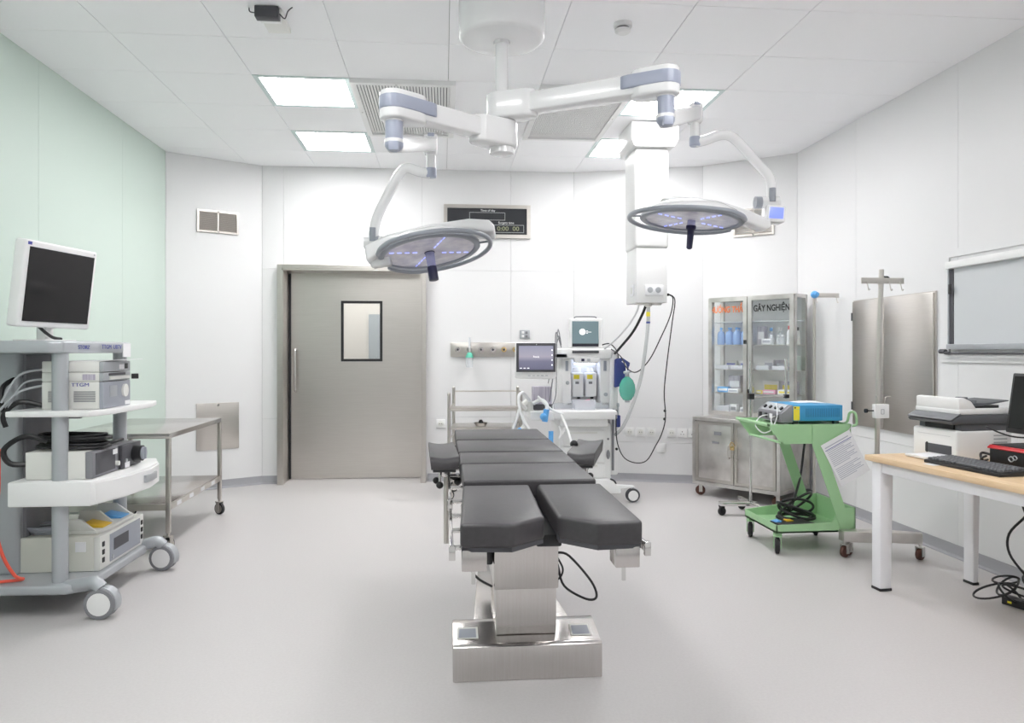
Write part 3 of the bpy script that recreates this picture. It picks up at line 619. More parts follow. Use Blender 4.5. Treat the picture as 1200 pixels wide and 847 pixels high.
M(t).tube([(1.53, 5.8, 1.635), (1.51, 5.82, 1.56), (1.44, 5.95, 1.42), (1.36, 6.2, 1.3), (1.3, 6.6, 1.2)], .008, 8).done('hose', 'silicone', t)
M(t).box(px1-.012, px1+.012, 5.74, 5.77, 1.70, 1.72, .003).done('plug', 'black', t)
M(t).tube([(px1+.01, 5.755, 1.71), (1.79, 5.75, 1.68), (1.77, 5.75, 1.55), (1.71, 5.8, 1.38), (1.63, 5.85, 1.2), (1.54, 5.9, 1.10), (1.48, 5.98, 1.13), (1.46, 6.1, 1.22), (1.40, 6.2, 1.285)], .0045, 6).done('power_cable', 'black', t)
M(t).tube([(px1+.01, 5.755, 1.715), (1.805, 5.75, 1.67), (1.785, 5.75, 1.5), (1.745, 5.75, 1.2), (1.72, 5.75, .95), (1.73, 5.75, .75), (1.71, 5.78, .62), (1.665, 5.8, .52), (1.60, 5.83, .40), (1.52, 5.9, .375), (1.44, 5.95, .42), (1.40, 6.0, .55), (1.395, 6.0, .75)], .0045, 6).done('power_cable', 'black', t)
M(t).ball((1.725, 5.75, .80), .011).ball((1.725, 5.76, .735), .011).done('cable_bead', 'black', t)

# ------------------------------------------------------------------ anaesthesia machine
t = thing('anaesthesia_machine', 'white anaesthesia machine with two screens behind the operating table', 'medical machine', (1.2, 6.4, 0))
M(t).prism([(.93, .09), (.93, .16), (1.0, .20), (1.38, .20), (1.46, .13), (1.46, .09)], 6.1, 6.75, 'y', .01).done('base', 'white_pl', t)
for x, y in ((.96, 6.16), (1.58, 6.19), (.96, 6.7), (1.50, 6.7)): twin_caster(t, x, y, .058, R(0), 'grey_dark', 'alu', 'white_pl', .05, o=t, top=.13)
M(t).prism([(1.44, .115), (1.59, .125), (1.59, .138), (1.44, .15)], 6.16, 6.22, 'y', .005).done('outrigger', 'white_pl', t)
body = M(t).box(.965, 1.40, 6.21, 6.72, .19, .66, .012).done('body', 'white_pl', t)
for z0, z1 in ((.475, .60), (.335, .465), (.205, .325)):
    d = M(t).box(.985, 1.345, 6.19, 6.215, z0, z1, .008).done('drawer', 'white_pl', t); M(t).box(1.05, 1.28, 6.186, 6.192, z1-.022, z1-.008, .002).done('drawer_grip', 'offwhite', d)
m = M(t); m.cyl((1.375, 6.205, .53), (1.375, 6.212, .53), .009); m.done('lock', 'grey_mid', body); M(t).ball((1.375, 6.207, .40), .016, .006, .04).done('logo_badge', 'grey_mid', body)
# side column with dark rail
sc = M(t).box(1.40, 1.47, 6.25, 6.72, .22, 1.24, .012).done('side_column', 'white_pl', t)
M(t).box(1.415, 1.432, 6.235, 6.252, .26, .78).done('rail', 'grey_mid', sc, 0)
M(t).cyl((1.455, 6.235, .57), (1.455, 6.25, .57), .011).cyl((1.455, 6.235, .44), (1.455, 6.25, .44), .011).cyl((1.455, 6.235, .76), (1.455, 6.25, .76), .011).done('rail_bolt', 'black', sc)
# worktop
wt = M(t).prism([(.90, 6.10), (1.42, 6.06), (1.44, 6.60), (.90, 6.60)], .705, .78, bev=.014, seg=3).done('worktop', 'white_pl', t, 50)
M(t).prism([(.95, 6.14), (1.36, 6.12), (1.36, 6.6), (.95, 6.6)], .64, .715, bev=.02, seg=3).done('worktop_skirt', 'white_pl', wt, 50)
M(t).prism([(.93, .775), (1.41, .775), (1.42, .83), (.925, .83)], 6.28, 6.30, 'y').done('splash_guard', 'clear_pl', wt)
# tower
M(t).box(1.0, 1.45, 6.46, 6.74, .78, 1.20, .006).done('back_housing', 'white_pl', t)
for x0, x1 in ((.998, 1.075), (1.322, 1.425)):
    pl = M(t).box(x0, x1, 6.28, 6.48, .80, 1.21, .012).done('pillar', 'white_pl', t)
    xm = (x0+x1)/2-(.0 if x0 < 1.2 else .01); m = M(t).box(xm-.012, xm+.012, 6.274, 6.282, 1.10, 1.185, .002).done('gauge', 'grey_paint', pl)
    M(t).lathe([(.016, 0), (.016, .014), (.012, .016)], seg=18, m=Matrix.Translation((xm+.005, 6.28, 1.0 if x0 < 1.2 else .90)) @ Matrix.Rotation(R(90), 4, 'X')).done('knob', 'alu', pl)
hd = M(t).prism([(.98, 6.24), (1.40, 6.23), (1.47, 6.30), (1.475, 6.74), (.98, 6.74)], 1.205, 1.29, bev=.012, seg=3).done('top_deck', 'white_pl', t, 50)
M(t).box(1.075, 1.30, 6.222, 6.24, 1.25, 1.272, .002).done('display_strip', 'grey_dark', hd)
M(t).prism([(1.09, 1.215), (1.10, 1.175), (1.12, 1.165), (1.28, 1.165), (1.30, 1.175), (1.315, 1.215)], 6.235, 6.32, 'y', .004).done('control_lip', 'white_pl', hd)
for x in (1.165, 1.215): M(t).box(x-.013, x+.013, 6.23, 6.236, 1.182, 1.204, .001).done('symbol', 'navy' if x < 1.2 else 'alu', hd)
M(t).box(1.11, 1.29, 6.325, 6.345, 1.155, 1.164).done('alcove_light', 'led_cool', hd, 0)
for x0 in (1.092, 1.207):
    v = M(t).box(x0, x0+.098, 6.33, 6.45, .875, 1.085, .014, 3).done('vaporizer', 'white_pl', t, 50)
    M(t).cyl((x0+.05, 6.39, 1.08), (x0+.05, 6.39, 1.125), .035, seg=20).done('dial', 'white_pl', v); M(t).box(x0+.012, x0+.06, 6.326, 6.331, 1.03, 1.065).done('label', 'yellow', v, 0)
    M(t).prism([(x0+.008, .99), (x0+.03, .972), (x0+.055, .972), (x0+.075, 1.0), (x0+.075, 1.025), (x0+.008, 1.025)], 6.322, 6.332, 'y').done('window', 'paper', v, 0); M(t).box(x0+.025, x0+.055, 6.318, 6.323, .988, 1.008).done('level_mark', 'grey_mid', v, 0)
    M(t).cyl((x0+.06, 6.36, .86), (x0+.06, 6.36, .885), .014).done('drain', 'black', v)
# upper screen
L0 = Matrix.Translation(-Vector(t.location))
s = M(t).box(1.068, 1.352, 6.33, 6.40, 1.292, 1.548, .012, 3).done('ventilator_screen', 'white_pl', t, 50)
M(t).box(1.09, 1.318, 6.325, 6.332, 1.332, 1.522).done('display', 'teal_screen', s, 0); M(t).box(1.09, 1.318, 6.324, 6.332, 1.306, 1.332).done('display_bar', 'screen_strip', s, 0)
M(t).cyl((1.178, 6.3235, 1.432), (1.178, 6.325, 1.432), .027, seg=24).done('logo_disc', 'glow_white', s)
for k, (dx, dz, wd) in enumerate(((0, .010, .016), (0, 0, .045), (0, -.010, .016))): M(t).box(1.21+dx, 1.21+dx+wd, 6.3235, 6.325, 1.43+dz-.002, 1.43+dz+.002).done('logo_line', 'glow_white', s, 0)
M(t).tube([(1.12, 6.36, 1.545), (1.13, 6.36, 1.562), (1.29, 6.36, 1.562), (1.30, 6.36, 1.545)], .006).done('carry_handle', 'grey_mid', s)
M(t).box(1.15, 1.26, 6.40, 6.5, 1.285, 1.40, .01).done('screen_mount', 'white_pl', s)
# patient monitor
s = M(t).prism([(.575, 1.335), (.90, 1.335), (.905, 1.06), (.89, 1.045), (.585, 1.045), (.57, 1.06)], 6.0, 6.05, 'y', .006).done('patient_screen', 'white_pl', t)
M(t).box(.580, .898, 5.992, 6.002, 1.10, 1.332, .002).done('bezel', 'grey_dark', s); M(t).box(.600, .878, 5.989, 5.993, 1.118, 1.310).done('display', 'vital_screen', s, 0)
M(t).cyl((.742, 5.989, 1.321), (.742, 5.992, 1.321), .005).done('camera_dot', 'alu', s)
m = M(t)
for k in range(5): m.box(.675+k*.035, .695+k*.035, 5.997, 6.0005, 1.068, 1.074)
m.done('button', 'alu', s, 0)
text('lettering', 'Ready', .02, 'glow_white', s, L0 @ face_y(.74, 5.988, 1.222))
m = M(t)
for k in range(4): m.box(.863, .872, 5.987, 5.989, 1.15+k*.04, 1.162+k*.04)
for k in range(3): m.box(.607+k*.03, .625+k*.03, 5.987, 5.989, 1.128, 1.134)
m.done('icon', 'glow_white', s, 0)
M(t).box(.70, 1.0, 6.05, 6.09, 1.215, 1.245, .005).box(.90, 1.0, 6.05, 6.5, 1.215, 1.245, .005).done('monitor_arm', 'grey_paint', s)
# side shelf with absorber and breathing circuit
M(t).box(.70, .90, 6.08, 6.4, .70, .775, .012, 3).done('side_shelf', 'white_pl', t, 50)
ab = M(t).box(.745, .90, 6.22, 6.36, .82, .97, .006).done('gas_module', 'lilac', t); M(t).box(.75, .905, 6.215, 6.36, .775, .825, .004).done('module_base', 'grey_dark', ab)
m = M(t); m.cyl((.70, 6.15, .77), (.70, 6.15, .85), .035).cyl((.64, 6.12, .82), (.70, 6.15, .86), .025); m.done('absorber', 'offwhite', t)
br = M(t).tube([(.70, 6.1, .86), (.64, 6.05, .93), (.60, 6.0, .90), (.605, 5.96, .80), (.64, 5.92, .70), (.68, 5.9, .64), (.72, 5.88, .55)], .013, 8).tube([(.73, 6.1, .84), (.79, 6.06, .87), (.83, 6.02, .83), (.82, 6.0, .77), (.80, 6.0, .73)], .016, 8).tube([(.76, 6.05, .90), (.86, 6.0, .80), (.96, 5.98, .76)], .010, 8).tube([(.60, 5.96, .80), (.56, 5.94, .68), (.52, 5.92, .58)], .013).done('breathing_tube', 'silicone', t, 60)
M(t).cyl((.50, 5.88, .57), (.61, 5.93, .645), .022).cyl((.81, 6.0, .70), (.825, 6.0, .80), .024).ball((.80, 5.99, .74), .03).cyl((.865, 6.03, .50), (.865, 6.03, .62), .02).done('tube_connector', 'blue_pl', br)
M(t).cyl((.61, 5.93, .64), (.66, 5.95, .675), .022).cyl((.60, 6.0, .86), (.66, 6.05, .80), .018).done('y_piece', 'offwhite', br)
M(t).tube([(.93, 6.05, .66), (.945, 6.03, .60), (.93, 6.02, .56), (.96, 6.02, .61), (.98, 6.03, .645)], .009).done('hook', 'white_pl', t)
M(t).tube([(1.0, 6.35, 1.30), (.94, 6.2, 1.42), (.925, 6.18, 1.38), (.92, 6.16, 1.2), (.89, 6.14, 1.0), (.87, 6.15, .85)], .005, 6).tube([(1.0, 6.35, 1.32), (.95, 6.2, 1.45), (.935, 6.18, 1.3), (.93, 6.16, 1.1), (.92, 6.14, .9), (.88, 6.14, .80)], .004, 6).tube([(.98, 6.34, 1.36), (.96, 6.2, 1.40), (.915, 6.18, 1.25), (.86, 6.16, 1.0)], .004, 6).done('sensor_cable', 'grey_mid', t)
M(t).tube([(1.352, 6.36, 1.32), (1.41, 6.3, 1.33), (1.46, 6.26, 1.27), (1.475, 6.24, 1.18)], .005, 6).tube([(1.45, 6.26, 1.2), (1.49, 6.23, 1.19), (1.51, 6.22, 1.10), (1.50, 6.22, .98)], .007, 6).done('sensor_cable', 'black', t)
# things on the machine
c = thing('plastic_tray', 'white plastic tray of pink ampoules on the anaesthesia machine worktop', 'tray', (1.17, 6.2, .78))
M(c).prism([(1.09, 6.15), (1.24, 6.15), (1.24, 6.25), (1.09, 6.25)], .781, .785).prism([(1.085, .785), (1.09, .785), (1.075, .86), (1.068, .86)], 6.15, 6.25, 'y').prism([(1.24, .785), (1.245, .785), (1.262, .86), (1.255, .86)], 6.15, 6.25, 'y').box(1.08, 1.25, 6.146, 6.15, .782, .86).box(1.08, 1.25, 6.25, 6.254, .782, .86).done('tray_shell', 'clear_pl', c, 0)
for k in range(7): q = M(); q.cyl((0, 0, 0), (.05, .01, .012), .008, seg=8); q = q.done('ampoule', 'pink' if k % 2 else 'paper', c); q.location = (-.07+.02*k, -.03+.02*(k % 3), .02+.016*(k % 4))
c = thing('resuscitator_bag', 'green resuscitation bag hanging on the right side of anaesthesia machine', 'resuscitator', (1.50, 6.095, .95))
M(c).lathe([(.0, .0), (.034, .004), (.058, .04), (.068, .085), (.064, .13), (.046, .17), (.024, .19), (.016, .20)], (1.51, 6.095, .86), 24).done('bag', 'green_bag', c, 60)
m = M(c); m.cyl((1.51, 6.095, 1.05), (1.51, 6.095, 1.10), .018).cyl((1.48, 6.085, 1.09), (1.54, 6.095, 1.10), .012); m.done('valve', 'alu', c)
M(c).tube([(1.505, 6.095, 1.10), (1.50, 6.12, 1.16), (1.48, 6.22, 1.19)], .005).done('strap', 'paper', c); M(c).lathe([(.02, 0), (.02, .02)], (1.51, 6.095, .845)).done('end_cap', 'alu', c)
c = thing('blue_pouch', 'dark blue fabric pouch hanging behind the green resuscitation bag', 'pouch', (1.49, 6.22, 1.1))
M(c).prism([(1.43, .96), (1.53, .99), (1.555, 1.17), (1.49, 1.21), (1.435, 1.2)], 6.19, 6.245, 'y', .01).done('pouch_body', 'blue_bag', c); M(c).prism([(1.44, 1.15), (1.55, 1.14), (1.555, 1.17), (1.49, 1.212), (1.435, 1.202)], 6.18, 6.192, 'y').done('flap', 'blue_bag', c, 0)
c = thing('blue_clip', 'small blue clamp on the machine side rail below the green bag', 'clamp', (1.46, 6.2, .68))
M(c).box(1.44, 1.475, 6.18, 6.22, .63, .73, .006).done('clip_body', 'blue_bag', c); M(c).cyl((1.458, 6.2, .73), (1.458, 6.2, .80), .006).box(1.452, 1.468, 6.19, 6.235, .80, .83, .003).done('clip_stem', 'alu', c)

# ------------------------------------------------------------------ steel rack behind the table
t = thing('steel_rack', 'stainless steel shelf trolley standing behind the operating table head', 'trolley', (.37, 6.6, 0))
for x, y, z in ((.045, 6.40, .90), (.09, 6.80, .935), (.66, 6.42, .90), (.67, 6.80, .935)):
    M(t).cyl((x, y, .11), (x, y, z), .014).ball((x, y, z), .015).done('post', 'steel', t); caster(t, x, y, .045, R(20), 'rubber', 'steel', o=t, top=.125)
m = M(t); m.cyl((.09, 6.8, .905), (.70, 6.8, .905), .006).cyl((.045, 6.4, .785), (.69, 6.4, .785), .011).cyl((.045, 6.4, .785), (.09, 6.8, .785), .011).cyl((.69, 6.4, .785), (.70, 6.8, .785), .011).cyl((.045, 6.4, .52), (.09, 6.8, .52), .008); m.done('guard_rail', 'steel', t)
for z in (.755, .60, .25): M(t).prism([(.05, 6.40), (.69, 6.40), (.70, 6.8), (.09, 6.8)], z, z+.018, bev=.003).done('shelf', 'steel', t)
t = thing('kidney_dish', 'small dark dish on the middle shelf of the steel rack', 'dish', (.32, 6.5, .618))
M(t).lathe([(.04, .0), (.06, .03), (.063, .032), (.057, .03), (.04, .004), (0, .004)], (.32, 6.5, .6185)).done('bowl', 'steel_old', t); M(t).lathe([(.022, 0), (.025, .02), (.012, .05), (0, .052)], (.32, 6.5, .6235), 12).done('pot', 'black', t)

# ------------------------------------------------------------------ endoscopy tower
t = thing('endoscopy_tower', 'grey wheeled endoscopy equipment tower against the green wall', 'equipment trolley', (-2.0, 4.13, 0))
base = M(t).prism([(-2.36, 3.74), (-1.78, 3.72), (-1.70, 3.78), (-1.69, 4.46), (-1.78, 4.54), (-2.36, 4.52)], .115, .16, bev=.012, seg=3).done('base', 'alu', t, 50)
for y, s in ((3.755, -1), (4.505, 1)):
    M(t).tube([(-1.80, y-s*.03, .135), (-1.71, y, .155), (-1.655, y+s*.015, .165), (-1.625, y+s*.02, .14)], .034, 10, 4).done('outrigger', 'alu', base, 60)
    twin_caster(t, -1.62, y+s*.02, .073, R(-2 if s < 0 else -8), 'grey_mid', 'alu', 'white_pl', .07, o=t, top=.16)
    caster(t, -2.30, y, .068, R(10), 'grey_mid', 'alu', 'white_pl', .05, o=t, top=.14)
for y in (3.80, 4.47): M(t).lathe([(.036, 0), (.036, 1.11)], (-1.84, y, .155), 20).done('post', 'alu', t)
M(t).box(-2.34, -2.10, 3.93, 4.33, .155, 1.27, .02, 3).done('rear_column', 'alu', t, 50); M(t).box(-2.11, -2.085, 3.97, 4.29, .17, 1.25, .004).done('cable_duct', 'grey_mid', t)
top = M(t).prism([(-2.40, 3.72), (-1.86, 3.72), (-1.80, 3.75), (-1.78, 4.13), (-1.80, 4.52), (-1.86, 4.55), (-2.40, 4.55)], 1.258, 1.318, bev=.012, seg=3).done('top_shelf', 'alu', t, 50)
L0 = Matrix.Translation(-Vector(t.location))
rz = lambda x, y, z, a: Matrix.Translation((x, y, z)) @ Matrix.Rotation(a, 4, 'Z') @ Matrix.Rotation(R(90), 4, 'X')
text('handwriting', 'TTGM  UBTV', .032, 'ink_blue', top, L0 @ rz(-1.778, 4.22, 1.29, R(93)), sx=1.5)
text('maker_mark', 'STORZ', .028, 'ink_blue', top, L0 @ rz(-1.789, 3.93, 1.287, R(87)), sx=1.25)
M(t).box(-1.798, -1.793, 4.40, 4.50, 1.235, 1.312).done('paper_label', 'paper', top, 0)
M(t).prism([(-2.06, 3.74), (-1.68, 3.74), (-1.63, 3.9), (-1.62, 4.35), (-1.66, 4.53), (-2.08, 4.53)], .955, .983, bev=.006).done('shelf', 'white_pl', t)
for y in (3.80, 4.47): M(t).box(-1.84, -1.76, y+.03, y+.05, .94, .957, .004).box(-1.84, -1.76, y+.03, y+.05, .60, .617, .004).done('shelf_bracket', 'grey_mid', t)
dr = M(t).prism([(-2.05, 3.74), (-1.675, 3.74), (-1.60, 3.98), (-1.575, 4.2), (-1.60, 4.38), (-1.66, 4.53), (-2.07, 4.53)], .53, .648, bev=.008).done('drawer_unit', 'white_pl', t)
fr = [(-1.664, 3.77), (-1.590, 3.98), (-1.566, 4.2), (-1.592, 4.38), (-1.645, 4.50)]
M(t).prism(fr+[(x-.012, y) for x, y in fr[::-1]], .54, .635).done('drawer_front', 'white_pl', dr)
M(t).prism([(-1.562, 4.12), (-1.558, 4.2), (-1.566, 4.28), (-1.58, 4.28), (-1.58, 4.12)], .575, .612).done('drawer_handle', 'alu', dr)
m = M(t)
m.tube([(-2.10, 4.0, 1.15), (-2.14, 3.88, 1.10), (-2.13, 3.84, 1.0), (-2.10, 3.85, .95)], .012).tube([(-1.97, 3.90, 1.0), (-2.06, 3.86, 1.02), (-2.12, 3.84, .96), (-2.11, 3.84, .90)], .012).tube([(-2.0, 3.84, .72), (-2.07, 3.80, .73), (-2.09, 3.79, .80), (-2.0, 3.80, .86), (-1.92, 3.84, .83)], .013).done('cable', 'black', t)
m = M(t); m.tube([(-1.95, 3.87, 1.18), (-2.05, 3.84, 1.15), (-2.12, 3.82, 1.02)], .006).tube([(-1.95, 3.87, 1.10), (-2.05, 3.84, 1.07), (-2.13, 3.82, .98)], .006).tube([(-1.95, 3.9, 1.13), (-2.04, 3.86, 1.11), (-2.10, 3.84, .99)], .005).done('cable', 'alu', t)
m = M(t); m.tube([(-2.12, 3.80, .80), (-2.11, 3.78, .6), (-2.12, 3.77, .45), (-2.08, 3.76, .30), (-2.03, 3.77, .20), (-2.01, 3.80, .175), (-2.08, 3.78, .172), (-2.16, 3.76, .172)], .008).done('red_cable', 'red_cable', t)
# monitor on the tower
mn = thing('tower_monitor', 'white framed flat monitor with dark screen on top of the grey tower', 'monitor', (-1.985, 4.05, 1.319), R(79))
mx = Matrix.Translation((0, 0, .066)) @ Matrix.Rotation(R(7), 4, 'X')
s = M(mx=mx).box(-.262, .262, 0, .062, 0, .425, .012, 3).done('housing', 'white_pl', mn, 50)
M(mx=mx).box(-.235, .235, -.004, .004, .03, .392).done('screen', 'black_gloss', s, 0); M(mx=mx).box(-.250, -.225, -.002, .002, .400, .415).done('maker_mark', 'ink_blue', s, 0); M(mx=mx).cyl((.235, -.002, .408), (.235, .004, .408), .004).done('power_button', 'alu', s)
M().box(-.03, .03, .03, .085, .004, .20, .008).box(-.12, .12, -.03, .14, .0, .008, .003).done('stand', 'white_pl', mn)
M().tube([(-.06, .05, .08), (-.055, .02, .05), (-.02, .0, .02), (.03, -.01, .012)], .008).done('cable', 'black', mn)
# stacked devices on the middle shelf
def device(name, label, cat, x0, x1, y0, y1, z0, z1, side='offwhite', front='grey_mid', fd=.02, grp='tower devices'):
    d = thing(name, label, cat, ((x0+x1)/2, (y0+y1)/2, z0), 0, grp); M(d).box(x0, x1-fd, y0, y1, z0, z1, .004).done('case', side, d); fp = M(d).box(x1-fd, x1, y0, y1, z0+.001, z1-.001, .004).done('front_panel', front, d)
    return d, fp
d, fp = device('camera_control_unit', 'tall lowest cream device of the tower stack with round dial', 'medical device', -1.95, -1.663, 3.85, 4.17, .984, 1.118, front='grey_paint')
M(d).box(-1.664, -1.660, 3.92, 4.0, 1.04, 1.095).done('display', 'alu', fp, 0); M(d).cyl((-1.663, 4.09, 1.065), (-1.652, 4.09, 1.065), .033, seg=24).done('dial', 'offwhite', fp); M(d).box(-1.664, -1.661, 4.1, 4.16, .99, 1.01).done('sticker', 'paper', fp, 0)
m = M(d)
for k in range(7): m.box(-1.80, -1.70, 3.8475, 3.851, 1.02+k*.008, 1.0235+k*.008)
for k in range(7): m.box(-1.92, -1.83, 3.8475, 3.851, 1.02+k*.008, 1.0235+k*.008)
m.done('vent_slot', 'grey_mid', d, 0); text('handwriting', 'TTGM', .024, 'ink_blue', d, Matrix.Translation(-Vector(d.location)) @ face_y(-1.77, 3.848, 1.103), sx=1.3)
d, fp = device('video_recorder', 'slim middle device of the tower stack with a disc tray', 'medical device', -1.95, -1.663, 3.85, 4.17, 1.119, 1.164, front='alu')
M(d).box(-1.664, -1.660, 3.91, 4.10, 1.146, 1.158).done('disc_slot', 'grey_dark', fp, 0); M(d).box(-1.664, -1.655, 3.92, 4.14, 1.126, 1.142).done('disc_tray', 'offwhite', fp, 0); M(d).cyl((-1.66, 4.175, 1.135), (-1.63, 4.19, 1.135), .014).done('plug', 'black', fp)
M(d).box(-1.76, -1.70, 3.848, 3.851, 1.127, 1.155).done('side_label', 'lilac', d, 0)
d, fp = device('light_source', 'slim top device of the tower stack with black socket', 'medical device', -1.95, -1.663, 3.85, 4.17, 1.165, 1.218, front='alu')
M(d).box(-1.664, -1.660, 4.10, 4.13, 1.178, 1.205).done('socket', 'black', fp, 0); M(d).box(-1.664, -1.661, 4.03, 4.085, 1.176, 1.2).done('sticker', 'paper', fp, 0)
p = tag(M((-1.77, 4.02, 1.219)).sheet([[(-1.90, 3.88, 1.2195), (-1.90, 4.15, 1.2195)], [(-1.72, 3.88, 1.221), (-1.72, 4.15, 1.221)], [(-1.60, 3.9, 1.226), (-1.60, 4.17, 1.228)]]).done('paper_sheet', 'paper', None, 0), 'white sheet lying on the tower device stack under the top shelf', 'paper'); p.location = (-1.77, 4.02, 1.219)
p.modifiers.new('thick', 'SOLIDIFY').thickness = .002
# insufflator + coil + pump on the drawer unit
d, fp = device('insufflator', 'white device with dark front panel on the tower drawer, cable coil on top', 'medical device', -2.0, -1.69, 3.80, 4.08, .650, .782, front='grey_mid', fd=.035)
M(d).box(-1.691, -1.686, 3.83, 4.04, .665, .77).done('panel_glass', 'grey_dark', fp, 0); M(d).box(-1.687, -1.683, 4.01, 4.06, .74, .765).done('sticker', 'paper', fp, 0); M(d).cyl((-1.69, 4.05, .69), (-1.67, 4.05, .69), .012).done('port', 'offwhite', fp)
m = M((-1.84, 3.94, .783))
for k in range(5):
    rr = .145-.012*(k % 3); pts = [(-1.84+rr*1.15*math.cos(a+k)+.008*math.sin(3*k), 3.94+rr*.72*math.sin(a+k), .796+.0135*k+.004*math.sin(2*a+k)) for a in [2*math.pi*i/14 for i in range(14)]]
    m.tube(pts, .0085, 8, 3, closed=True)
m.tube([(-1.70, 3.93, .80), (-1.66, 3.98, .81), (-1.65, 4.04, .815)], .0085)
c = tag(m.done('cable_coil', 'black', None, 60), 'black coiled light cable lying on white tower device', 'cable'); c.location = (-1.84, 3.94, .783)
d, fp = device('suction_pump', 'small black device with a round knob on the tower drawer', 'medical device', -1.95, -1.675, 4.10, 4.34, .650, .775, side='grey_mid', front='grey_dark')
M(d).cyl((-1.675, 4.25, .715), (-1.63, 4.25, .715), .042, seg=24).done('knob', 'black', fp); M(d).cyl((-1.63, 4.25, .715), (-1.62, 4.25, .715), .034, seg=24).box(-1.62, -1.612, 4.245, 4.255, .685, .745).done('knob_cap', 'grey_paint', fp)
M(d).box(-1.676, -1.67, 4.13, 4.18, .652, .68).done('sticker', 'paper', fp, 0); M(d).cyl((-1.675, 4.145, .69), (-1.67, 4.145, .69), .01).done('button', 'alu', fp)
# generator on the base
d, fp = device('electrosurgical_generator', 'wide cream generator with dark slanted front on the tower base', 'medical device', -2.13, -1.722, 3.95, 4.50, .1615, .335, side='cream', front='offwhite', fd=.03)
M(d).box(-1.723, -1.718, 4.06, 4.44, .18, .32).done('panel_glass', 'grey_paint', fp, 0)
M(d).box(-1.7178, -1.716, 4.1, 4.28, .23, .29).done('screen', 'grey_dark', fp, 0)
for y in (3.985, 4.47):
    for z in (.21, .25, .29): M(d).box(-1.723, -1.717, y-.012, y+.012, z-.013, z+.013, .003).done('socket', 'black', fp)
M(d).cyl((-1.72, 4.085, .20), (-1.714, 4.085, .20), .012).done('button', 'alu', fp); M(d).box(-1.84, -1.79, 3.947, 3.951, .26, .31).done('sticker', 'paper', d, 0)
pd = thing('foot_pedal', 'white double foot pedal with yellow and blue plates on cream generator', 'foot pedal', (-1.82, 4.18, .336), 0)
M(pd).prism([(-1.95, 4.0), (-1.76, 4.0), (-1.735, 4.08), (-1.735, 4.40), (-1.77, 4.46), (-1.95, 4.46)], .336, .352, bev=.004).done('base_plate', 'offwhite', pd)
for y0, mt in ((4.03, 'yellow_pedal'), (4.25, 'blue_pl')):
    M(pd).prism([(-1.88, .352), (-1.76, .352), (-1.76, .358), (-1.86, .378)], y0+.04, y0+.15, 'y', .004).done('pedal', mt, pd)
for y0 in (4.005, 4.215, 4.43): M(pd).prism([(-1.96, .35), (-1.765, .35), (-1.80, .375), (-1.84, .41), (-1.94, .415)], y0, y0+.018, 'y', .004).done('guard', 'offwhite', pd)
m = M((-2.02, 4.05, .336))
for k in range(4): m.tube([(-2.02+(.09+.008*k)*math.cos(a), 4.05+(.05+.01*k)*math.sin(a), .343+.011*k) for a in [2*math.pi*i/12 for i in range(12)]], .0055, 6, 3, closed=True)
c = tag(m.done('cable_coil', 'grey_paint', None, 60), 'grey coiled pedal cable on the cream generator beside foot pedal', 'cable'); c.location = (-2.02, 4.05, .336)

# ------------------------------------------------------------------ steel instrument table
t = thing('instrument_table', 'long stainless steel wheeled table beside the green wall', 'table', (-2.08, 5.47, 0))
X0, X1, YA, YZ = -2.40, -1.735, 4.93, 6.02
M(t).box(X0-.01, X1+.01, YA-.01, YZ+.01, .715, .748, .003).done('table_top', 'steel_table', t)
M(t).box(X0, X1, YA, YZ, .285, .303, .002).done('lower_shelf', 'steel_table', t)
m = M(t); m.box(X1-.012, X1+.012, YA, YZ, .262, .30).box(X0-.012, X0+.012, YA, YZ, .262, .30).box(X0, X1, YA-.012, YA+.012, .262, .30).box(X0, X1, YZ-.012, YZ+.012, .262, .30); m.done('shelf_rail', 'steel', t, 0)
for k in range(4): M(t).box(X1+.012, X1+.013, YA+.12+k*.24, YA+.20+k*.24, .268, .295).done('sticker', 'paper', t, 0)
for x in (X0, X1):
    for y in (YA, YZ): M(t).box(x-.014, x+.014, y-.014, y+.014, .12, .716, .003).done('leg', 'steel', t); caster(t, x, y, .045, R(random.choice([20, 70, -30])), 'rubber', 'steel', o=t, top=.13)

# ------------------------------------------------------------------ glass fronted cabinet (local x along its front, y into the corner)
cab = thing('glass_cabinet', 'old stainless steel medicine cabinet with two glass doors and lower cupboard', 'cabinet', (2.19, 6.47, 0), R(-52))
low = M().box(.02, .80, .02, .52, .11, .672).done('lower_case', 'steel_old', cab, 0)
m = M(); m.box(0, .82, 0, .53, .66, .69, .003).box(0, .82, 0, .53, .10, .13, .003).box(0, .03, 0, .03, .13, .66).box(.79, .82, 0, .03, .13, .66).box(.79, .82, .50, .53, .13, .66); m.done('lower_frame', 'steel_old', low, 0)
for x0, x1, hx in ((.035, .405, .37), (.413, .785, .44)):
    d = M().box(x0, x1, .004, .022, .135, .655, .003).done('lower_door', 'steel_old', cab)
    m = M(); f = .025; m.box(x0, x1, -.003, .006, .135, .135+f).box(x0, x1, -.003, .006, .655-f, .655).box(x0, x0+f, -.003, .006, .16, .63).box(x1-f, x1, -.003, .006, .16, .63); m.done('door_frame', 'steel', d, 0)
    M().tube([(hx, 0, .36), (hx, -.03, .365), (hx, -.03, .455), (hx, 0, .46)], .006).done('handle', 'steel', d)
M().box(.385, .42, -.028, -.012, .43, .465, .004).tube([(.38, -.02, .47), (.405, -.03, .50), (.43, -.02, .47)], .004).done('padlock', 'brass', cab)
M().box(.22, .29, -.0045, -.003, .545, .575).box(.2, .27, -.0045, -.003, .47, .49).done('sticker', 'grey_mid', cab, 0)
for x, y in ((.05, .05), (.77, .05), (.05, .48), (.77, .48)): caster(cab, x, y, .042, R(40), 'rust', 'steel_old', 'rust', .03, top=.105)
